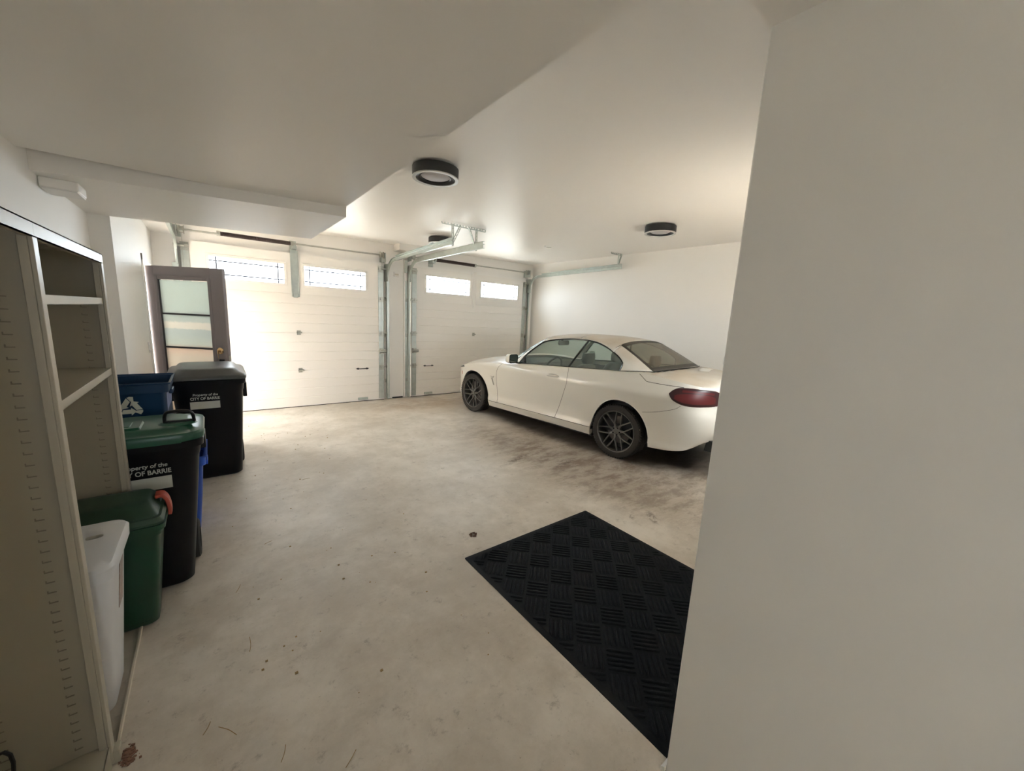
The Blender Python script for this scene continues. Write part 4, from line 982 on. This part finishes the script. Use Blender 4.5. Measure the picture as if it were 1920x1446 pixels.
        def topat(u):
            for a, b in zip(Dr, Dr[1:]):
                if a.x <= u <= b.x: return a.lerp(b, (u-a.x)/max(1e-6, b.x-a.x))
            return Dr[-1]
        def g_panel(u0, u1, skew0, skew1, name):
            rows = []; n = 26
            for i in range(n):
                t = i/(n-1); ub = u0+(u1-u0)*t; ut = (u0+skew0)+((u1+skew1)-(u0+skew0))*t
                b_ = Vector(bot(ub)); t_ = topat(min(3.4915, max(1.792, ut)))
                rows.append([mirr(b_.lerp(t_, k/8)+Vector((0, .010*sin(pi*k/8)-.006, 0)), s) for k in range(9)])
            return sheet(rows, name, m_cglass, thick=.0)
        g_panel(1.80, 2.70, .0, .14, 'front_side_window'); g_panel(2.73, 3.476, .14, .014, 'rear_side_window')
        m_ = MB(); tp = topat(2.855); bt = Vector(bot(2.715)); m_.tube([mirr(bt.lerp(tp, k/6)+Vector((0, .008*sin(pi*k/6)-.002, 0)), s) for k in range(7)], .0125, 8); m_.build('window_divider', m_cblk, r)
        m_ = MB(); m_.tube([mirr(p, s) for p in resample(D, 60)], .0095, 8); m_.build('window_seal', m_cblk, r)
        m_ = MB(); m_.tube([mirr(Vector(bot(1.76+1.73*k/30))+Vector((0, .004, -.002)), s) for k in range(31)] , .008, 8); m_.build('belt_moulding', m_cblk, r)
        # sail panel at the mirror
        m_ = MB(); m_.prism([(1.80, .952), (1.93, .958), (1.90, 1.07), (1.875, 1.062)], -.004, .004, xf=Matrix(((0, 0, s, s*.785), (-1, 0, 0, UM), (0, 1, 0, 0), (0, 0, 0, 1)))); m_.build('mirror_sail', m_cblk, r)
        # C pillar
        Rd = resample(D[10:], 14)
        Cb = resample([(3.478,.768,1.045), (3.60,.745,1.058), (3.73,.705,1.068), (3.848,.662,1.077)], 14)
        Ct = resample([(3.314,.668,1.254), (3.313,.625,1.300), (3.330,.547,1.339)], 14)
        Fd = resample(F_, 14); rows = []
        for i in range(14):
            t = i/13; row = []
            for j in range(14):
                w = j/13; a = Rd[i].lerp(Fd[i], w); b = Ct[j].lerp(Cb[j], t)
                c = (Rd[0].lerp(Fd[0], w)).lerp(Rd[-1].lerp(Fd[-1], w), t); row.append(mirr(a+b-c, s))
            rows.append(row)
        sheet(rows, 'rear_pillar', m_paint, thick=.008)
        m_ = MB(); m_.tube([mirr(p+Vector((0, .002, .004)), s) for p in Ct], .003, 6); m_.build('roof_seam', m_gap, r)
        # dark line at the foot of the pillar
        m_ = MB(); m_.tube([mirr((p.x, p.y+.006, p.z-.001), s) for p in Cb], .007, 8); m_.build('belt_moulding', m_cblk, r)
        # door mirror
        m_ = MB(); R_ = []
        c = Vector((s*.985, UM-1.81, 1.028))
        for k, (dy, sx, sz) in enumerate(((.055, .040, .025), (.045, .066, .045), (.03, .080, .060), (0, .086, .066), (-.035, .088, .069), (-.05, .086, .067))):
            R_.append([(c.x+sx*p[0]*2*1.0, c.y+dy, c.z+sz*p[1]) for p in [(q[0]*.5, q[1]) for q in rrect(-1, 1, -1, 1, .45, 5)]])
        m_.loft(R_); mo = m_.build('door_mirror', m_paint, r, angle=60)
        m_ = MB(); m_.loft([[(p[0]*.99+c.x*.01, c.y-.0505-d, (p[2]-c.z)*.98+c.z) for p in R_[-1]] for d in (0, .003)]); m_.build('mirror_rim', m_cblk, mo)
        m_ = MB(); m_.loft([[(p[0]*.89+c.x*.11, c.y-.0535-d, (p[2]-c.z)*.86+c.z+.004) for p in R_[-1]] for d in (0, .001)]); m_.build('mirror_glass', M('mirror glass', (.30, .36, .33), .06, metal=.9), mo)
        m_ = MB(); m_.bar((s*.80, UM-1.83, .955), (s*.96, UM-1.80, .972), .05, .022); m_.build('mirror_stalk', m_cblk, mo, bevel=.006)
        # door handle
        m_ = MB(); hc = surf(2.555, .868, .0); m_.tube([(s*(-hc[0]+o_), UM-u, .868+dz) for u, o_, dz in ((2.44, .004, -.003), (2.47, .026, 0), (2.55, .034, .002), (2.60, .030, .002), (2.635, .006, .002))], [.008, .013, .014, .014, .009], 10); m_.build('door_handle', m_paint, r if False else doors[s])
        m_ = MB(); 
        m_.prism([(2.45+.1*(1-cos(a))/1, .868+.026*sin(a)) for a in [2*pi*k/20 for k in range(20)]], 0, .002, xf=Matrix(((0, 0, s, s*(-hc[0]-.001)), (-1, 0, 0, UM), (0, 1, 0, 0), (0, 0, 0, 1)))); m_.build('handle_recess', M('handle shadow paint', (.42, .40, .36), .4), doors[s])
        m_ = MB(); m_.tube([(s*(-hc[0]+.036), UM-u, .872) for u in (2.52, 2.585)], [.006, .006], 8); m_.build('handle_chrome', m_chrome, doors[s])
        # fender vent blade
        m_ = MB(); pts = [(1.235, .685), (1.325, .690), (1.305, .665), (1.275, .655), (1.315, .545), (1.255, .655), (1.262, .672)]
        def on(u, z, o_): x = surf(u, z, o_); return (-s*x[0], x[1], x[2])
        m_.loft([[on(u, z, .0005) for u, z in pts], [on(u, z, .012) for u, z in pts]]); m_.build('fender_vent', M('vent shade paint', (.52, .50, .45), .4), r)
        m_ = MB(); pts = [(.415, .66), (.432, .66), (.43, .60), (.42, .60)]; m_.loft([[on(u, z, -.01) for u, z in pts], [on(u, z, .004) for u, z in pts]]); m_.build('side_marker', m_amber, r)
        # head lamp
        m_ = MB(); N = 12; rows = []
        for i in range(N+1):
            u = .10+.44*i/N; a = .665+.085*(i/N); b = a + .075*sin(pi*min(1, (1-i/N)*1.0+.02)/1.0)**.6 if i < N else a+.003
            b = min(b, zbelt(u)-.003); rows.append([on(u, a+(b-a)*k/4, .006) for k in range(5)])
        m_.loft(rows, caps=False, closed=False); m_.build('head_lamp', m_head, r)
        # tail lamp, wrapping round the corner
        ztop = lambda u: spl(u, [4.165, 4.20, 4.27, 4.38, 4.50, 4.58, 4.61, 4.636], [.905, .945, .972, .976, .968, .955, .930, .915])
        zlow = lambda u: spl(u, [4.165, 4.20, 4.27, 4.36, 4.46, 4.636], [.895, .850, .812, .790, .785, .785])
        def lampgrid(a, b, n, off_, inset=0, e=0):
            rows = []
            for i in range(n+1):
                u = a+(b-a)*sin(pi/2*i/n) if e else a+(b-a)*i/n
                z0, z1 = zlow(u)+inset, ztop(u)-inset
                if z1 < z0: z0 = z1 = (z0+z1)/2
                cuts = [0, .06, .25, .5, .75, .94, 1]
                rows.append([on(u, z0+(z1-z0)*c_, off_*(0.15 if c_ in (0, 1) else 1)*(min(1, .15+i/2.5))) for c_ in cuts])
            return rows
        m_ = MB(); m_.loft(lampgrid(4.165, 4.612, 34, .010, e=1), caps=False, closed=False); tl = m_.build('tail_lamp', m_lampdk, r, angle=60)
        m_ = MB(); rows = []
        for i in range(21):
            u = 4.235+(4.60-4.235)*sin(pi/2*i/20); t = i/20; z0 = zlow(u)+.030; z1 = ztop(u)-.070+.02*sin(pi*t); z1 = max(z0+.002, z1)
            rows.append([on(u, z0+(z1-z0)*k/4, .0125) for k in range(5)])
        m_.loft(rows, caps=False, closed=False)
        m_.build('light_bar', m_lamp, tl, angle=60)
        m_ = MB(); rows = []
        for i in range(21):
            u = 4.30+(4.585-4.30)*sin(pi/2*i/20); z1 = ztop(u)-.022; z0 = z1-.022
            rows.append([on(u, z0+(z1-z0)*k/2, .0125) for k in range(3)])
        m_.loft(rows, caps=False, closed=False); m_.build('light_bar', m_lamp, tl, angle=60)
        m_ = MB(); m_.loft(lampgrid(4.6135, 4.6385, 16, .010), caps=False, closed=False); m_.build('boot_lamp', m_lampdk, r, angle=60)
    # diffuser, tailpipe, plate recess, boot lip
    m_ = MB(); m_.loft([[V(x, 4.50-.02, .30), V(x, 4.585, .30), V(x, 4.615-.02*abs(x)/.5, .40), V(x, 4.50, .43)] for x in (-.60, -.42, 0, .42, .60)]); m_.build('rear_diffuser', M('dusty diffuser plastic', (.035, .037, .035), .6), r, angle=30)
    for s in (-1, 1):
        m_ = MB(); m_.lathe([(.03, 0), (.04, 0), (.04, .12), (.03, .12)], 20, xf=Matrix.Translation(V(s*.42, 4.63, .34)) @ Matrix.Rotation(-pi/2, 4, 'X'), closed=True); m_.build('tail_pipe', m_chrome, r)
    for x in (-.52, .0, .50):
        m_ = MB(); m_.lathe([(0, 0), (.012, 0), (.010, .003), (0, .004)], 14, xf=Matrix.Translation(V(x, 4.545 if abs(x) > .3 else 4.61, .60)) @ Matrix.Rotation(pi/2, 4, 'X')); 
    m_ = MB(); m_.box(V(-.26, 4.60, .62), V(.26, 4.545, .74)); m_.build('number_plate', m_cblk, r, bevel=.004)
    # aerial fin on the boot
    m_ = MB(); m_.loft([[V(x*w, u0+du, z) for x, du in ((-1, 0), (0, -.03), (1, 0), (0, .10))] for w, u0, z in ((.022, 4.12, 1.09), (.014, 4.14, 1.112), (.003, 4.17, 1.128))]); m_.build('aerial_fin', m_paint, r)
    # --- interior
    def seat(x, u, z, w, zb_, hr, rake=.16):
        m_ = MB(); m_.loft([[V(x+a, uu, zz) for a, zz in [(p[0], p[1]) for p in rrect(-w/2, w/2, z, z+.14, .05, 4)]] for uu in (u-.28, u+.18)])
        def bk(t, ww, th): 
            cu = u+.20+rake*t; zz = z+.10+(zb_-z-.10)*t
            return [(x+px_, UM-(cu+py_), zz) for px_, py_ in rrect(-ww/2, ww/2, -th/2, th/2, min(th, ww)*.4, 4)]
        m_.loft([bk(0, w, .16), bk(.3, w, .15), bk(.75, w*.96, .12), bk(.95, w*.7, .10), bk(1, w*.5, .07)])
        if hr: m_.loft([[(x+px_, UM-(u+.20+rake*1.12+py_), zz) for px_, py_ in rrect(-ww/2, ww/2, -.04, .04, .035, 4)] for ww, zz in ((.18, zb_+.01), (.25, zb_+.04), (.25, zb_+.12), (.20, zb_+.16))])
        m_.build('seat', m_seat, r, angle=50)
    for x in (-.37, .37): seat(x, 2.36, .42, .50, 1.02, True)
    for x in (-.32, .32): seat(x, 3.05, .45, .52, 1.03, True, .12)
    m_ = MB(); m_.loft([[V(x, ubase(x)-.04, .70), V(x, ubase(x)-.05, z_-.035), V(x, ubase(x)+.12, z_-.02), V(x, 1.92, .955), V(x, 2.02, .86), V(x, 1.95, .68), V(x, 1.7, .6)] for x, z_ in ((-.73, .95), (-.6, .965), (-.4, .985), (-.2, .995), (0, 1.0), (.2, .995), (.4, .985), (.6, .965), (.73, .95))]); m_.build('dashboard', m_inner, r, angle=30)
    m_ = MB(); xf = Matrix.Translation(V(-.37, 2.10, .90)) @ Matrix.Rotation(radians(-65), 4, 'X')
    m_.lathe([(.175+.015*cos(a), .015*sin(a)) for a in [2*pi*k/10 for k in range(10)]], 36, xf=xf, closed=True); m_.lathe([(0, -.02), (.06, -.02), (.06, .01), (0, .015)], 20, xf=xf)
    m_.box((-.17, -.018, -.012), (.17, .018, .004), xf=xf); m_.build('steering_wheel', m_inner, r)
    m_ = MB(); m_.loft([[V(a, 1.98+.03*d, 1.265+b) for a, b in rrect(-.12, .12, -.038, .038, .03, 5)] for d in (-.5, .5)]); m_.tube([V(0, 1.96, 1.29), V(0, 1.93, 1.33)], .012, 8); m_.build('rear_view_mirror', m_cblk, r)
    # --- wheels
    def wheel(s, u, phase):
        wl = bpy.data.objects.new('wheel', None); COL.objects.link(wl); wl.parent = r; wl.location = V(s*.865, u, .330); wl.rotation_euler = (0, s*pi/2, 0)
        # local z = outwards
        T = .327
        m_ = MB(); prof_ = [(.236, -.20), (.250, -.205), (.29, -.208), (.312, -.195), (T-.003, -.175)]
        tread = []
        for k in range(5):
            z0 = -.172+.0325*k; tread += [(T, z0), (T+.001, z0+.024), (T-.007, z0+.026), (T-.007, z0+.031)]
        prof_ += tread + [(T-.003, -.008), (.314, .012), (.29, .021), (.262, .020), (.243, .010), (.236, .004)]
        m_.lathe(prof_, 72)
        for k in range(64):    # shoulder tread blocks
            a = 2*pi*k/64; m_.box((T-.012, -.008, -.016), (T+.0035, .008, .006), xf=Matrix.Rotation(a, 4, 'Z'))
            m_.box((T-.012, -.008, -.186), (T+.0035, .008, -.165), xf=Matrix.Rotation(a, 4, 'Z'))
        m_.build('tyre', m_tyre, wl, angle=30)
        m_ = MB(); m_.lathe([(.246, .008), (.253, .012), (.251, .017), (.243, .015), (.236, .0), (.230, -.03), (.220, -.12), (.228, -.19), (.236, -.195)], 72); ri = m_.build('rim', m_rim, wl, angle=40)
        m_ = MB(); n = 7
        def fs(p, q, w0, w1, z0, z1, th=.022):
            p = Vector(p); q = Vector(q); t = (q-p).normalized(); nn = Vector((-t.y, t.x, 0))
            def rg(c, w, zz): return [c+nn*w+Vector((0,0,zz-th)), c+nn*w+Vector((0,0,zz-.004)), c+nn*(w*.5)+Vector((0,0,zz)), c-nn*(w*.5)+Vector((0,0,zz)), c-nn*w+Vector((0,0,zz-.004)), c-nn*w+Vector((0,0,zz-th))]
            m_.loft([rg(p, w0, z0), rg(p.lerp(q, .5), (w0+w1)/2, (z0+z1)/2+.001), rg(q, w1, z1)])
        for k in range(n):
            a = phase+2*pi*k/n; nd = (.094*cos(a), .094*sin(a), 0)
            fs((.040*cos(a), .040*sin(a), 0), nd, .016, .012, -.012, -.008)
            for d in (-1, 1):
                b = a+d*radians(17.5); fs((nd[0], nd[1], 0), (.241*cos(b), .241*sin(b), 0), .0085, .0065, -.008, .006)
        m_.build('spokes', m_rim, ri, angle=35)
        m_ = MB(); m_.lathe([(0, -.004), (.024, -.005), (.030, -.010), (.034, -.014), (.058, -.020), (.064, -.032), (.06, -.06)], 40); m_.build('hub', m_rim, ri, angle=35)
        m_ = MB()
        for k in range(5):
            a = phase+2*pi*k/5; m_.cyl((.046*cos(a), .046*sin(a), -.03), (.046*cos(a), .046*sin(a), -.010), .009, 8)
        m_.build('lug_bolts', m_cblk, ri)
        m_ = MB(); m_.lathe([(.06, -.075), (.155, -.075), (.155, -.10), (.06, -.10)], 48, closed=True); m_.lathe([(0, -.07), (.07, -.07), (.07, -.1)], 32); m_.build('brake_disc', m_disc, wl)
        m_ = MB(); m_.lathe([(0, -.125), (.222, -.125), (.222, -.13), (0, -.13)], 40); m_.build('backing_plate', m_inner, wl)
        m_ = MB(); m_.box((.09, -.05, -.115), (.185, .05, -.055)); m_.build('brake_caliper', m_disc, wl, bevel=.008)
        return wl
    for s in (-1, 1):
        wheel(s, .78, .3); wheel(s, 3.557, pi/2+.55)
    return r
CAR = car()
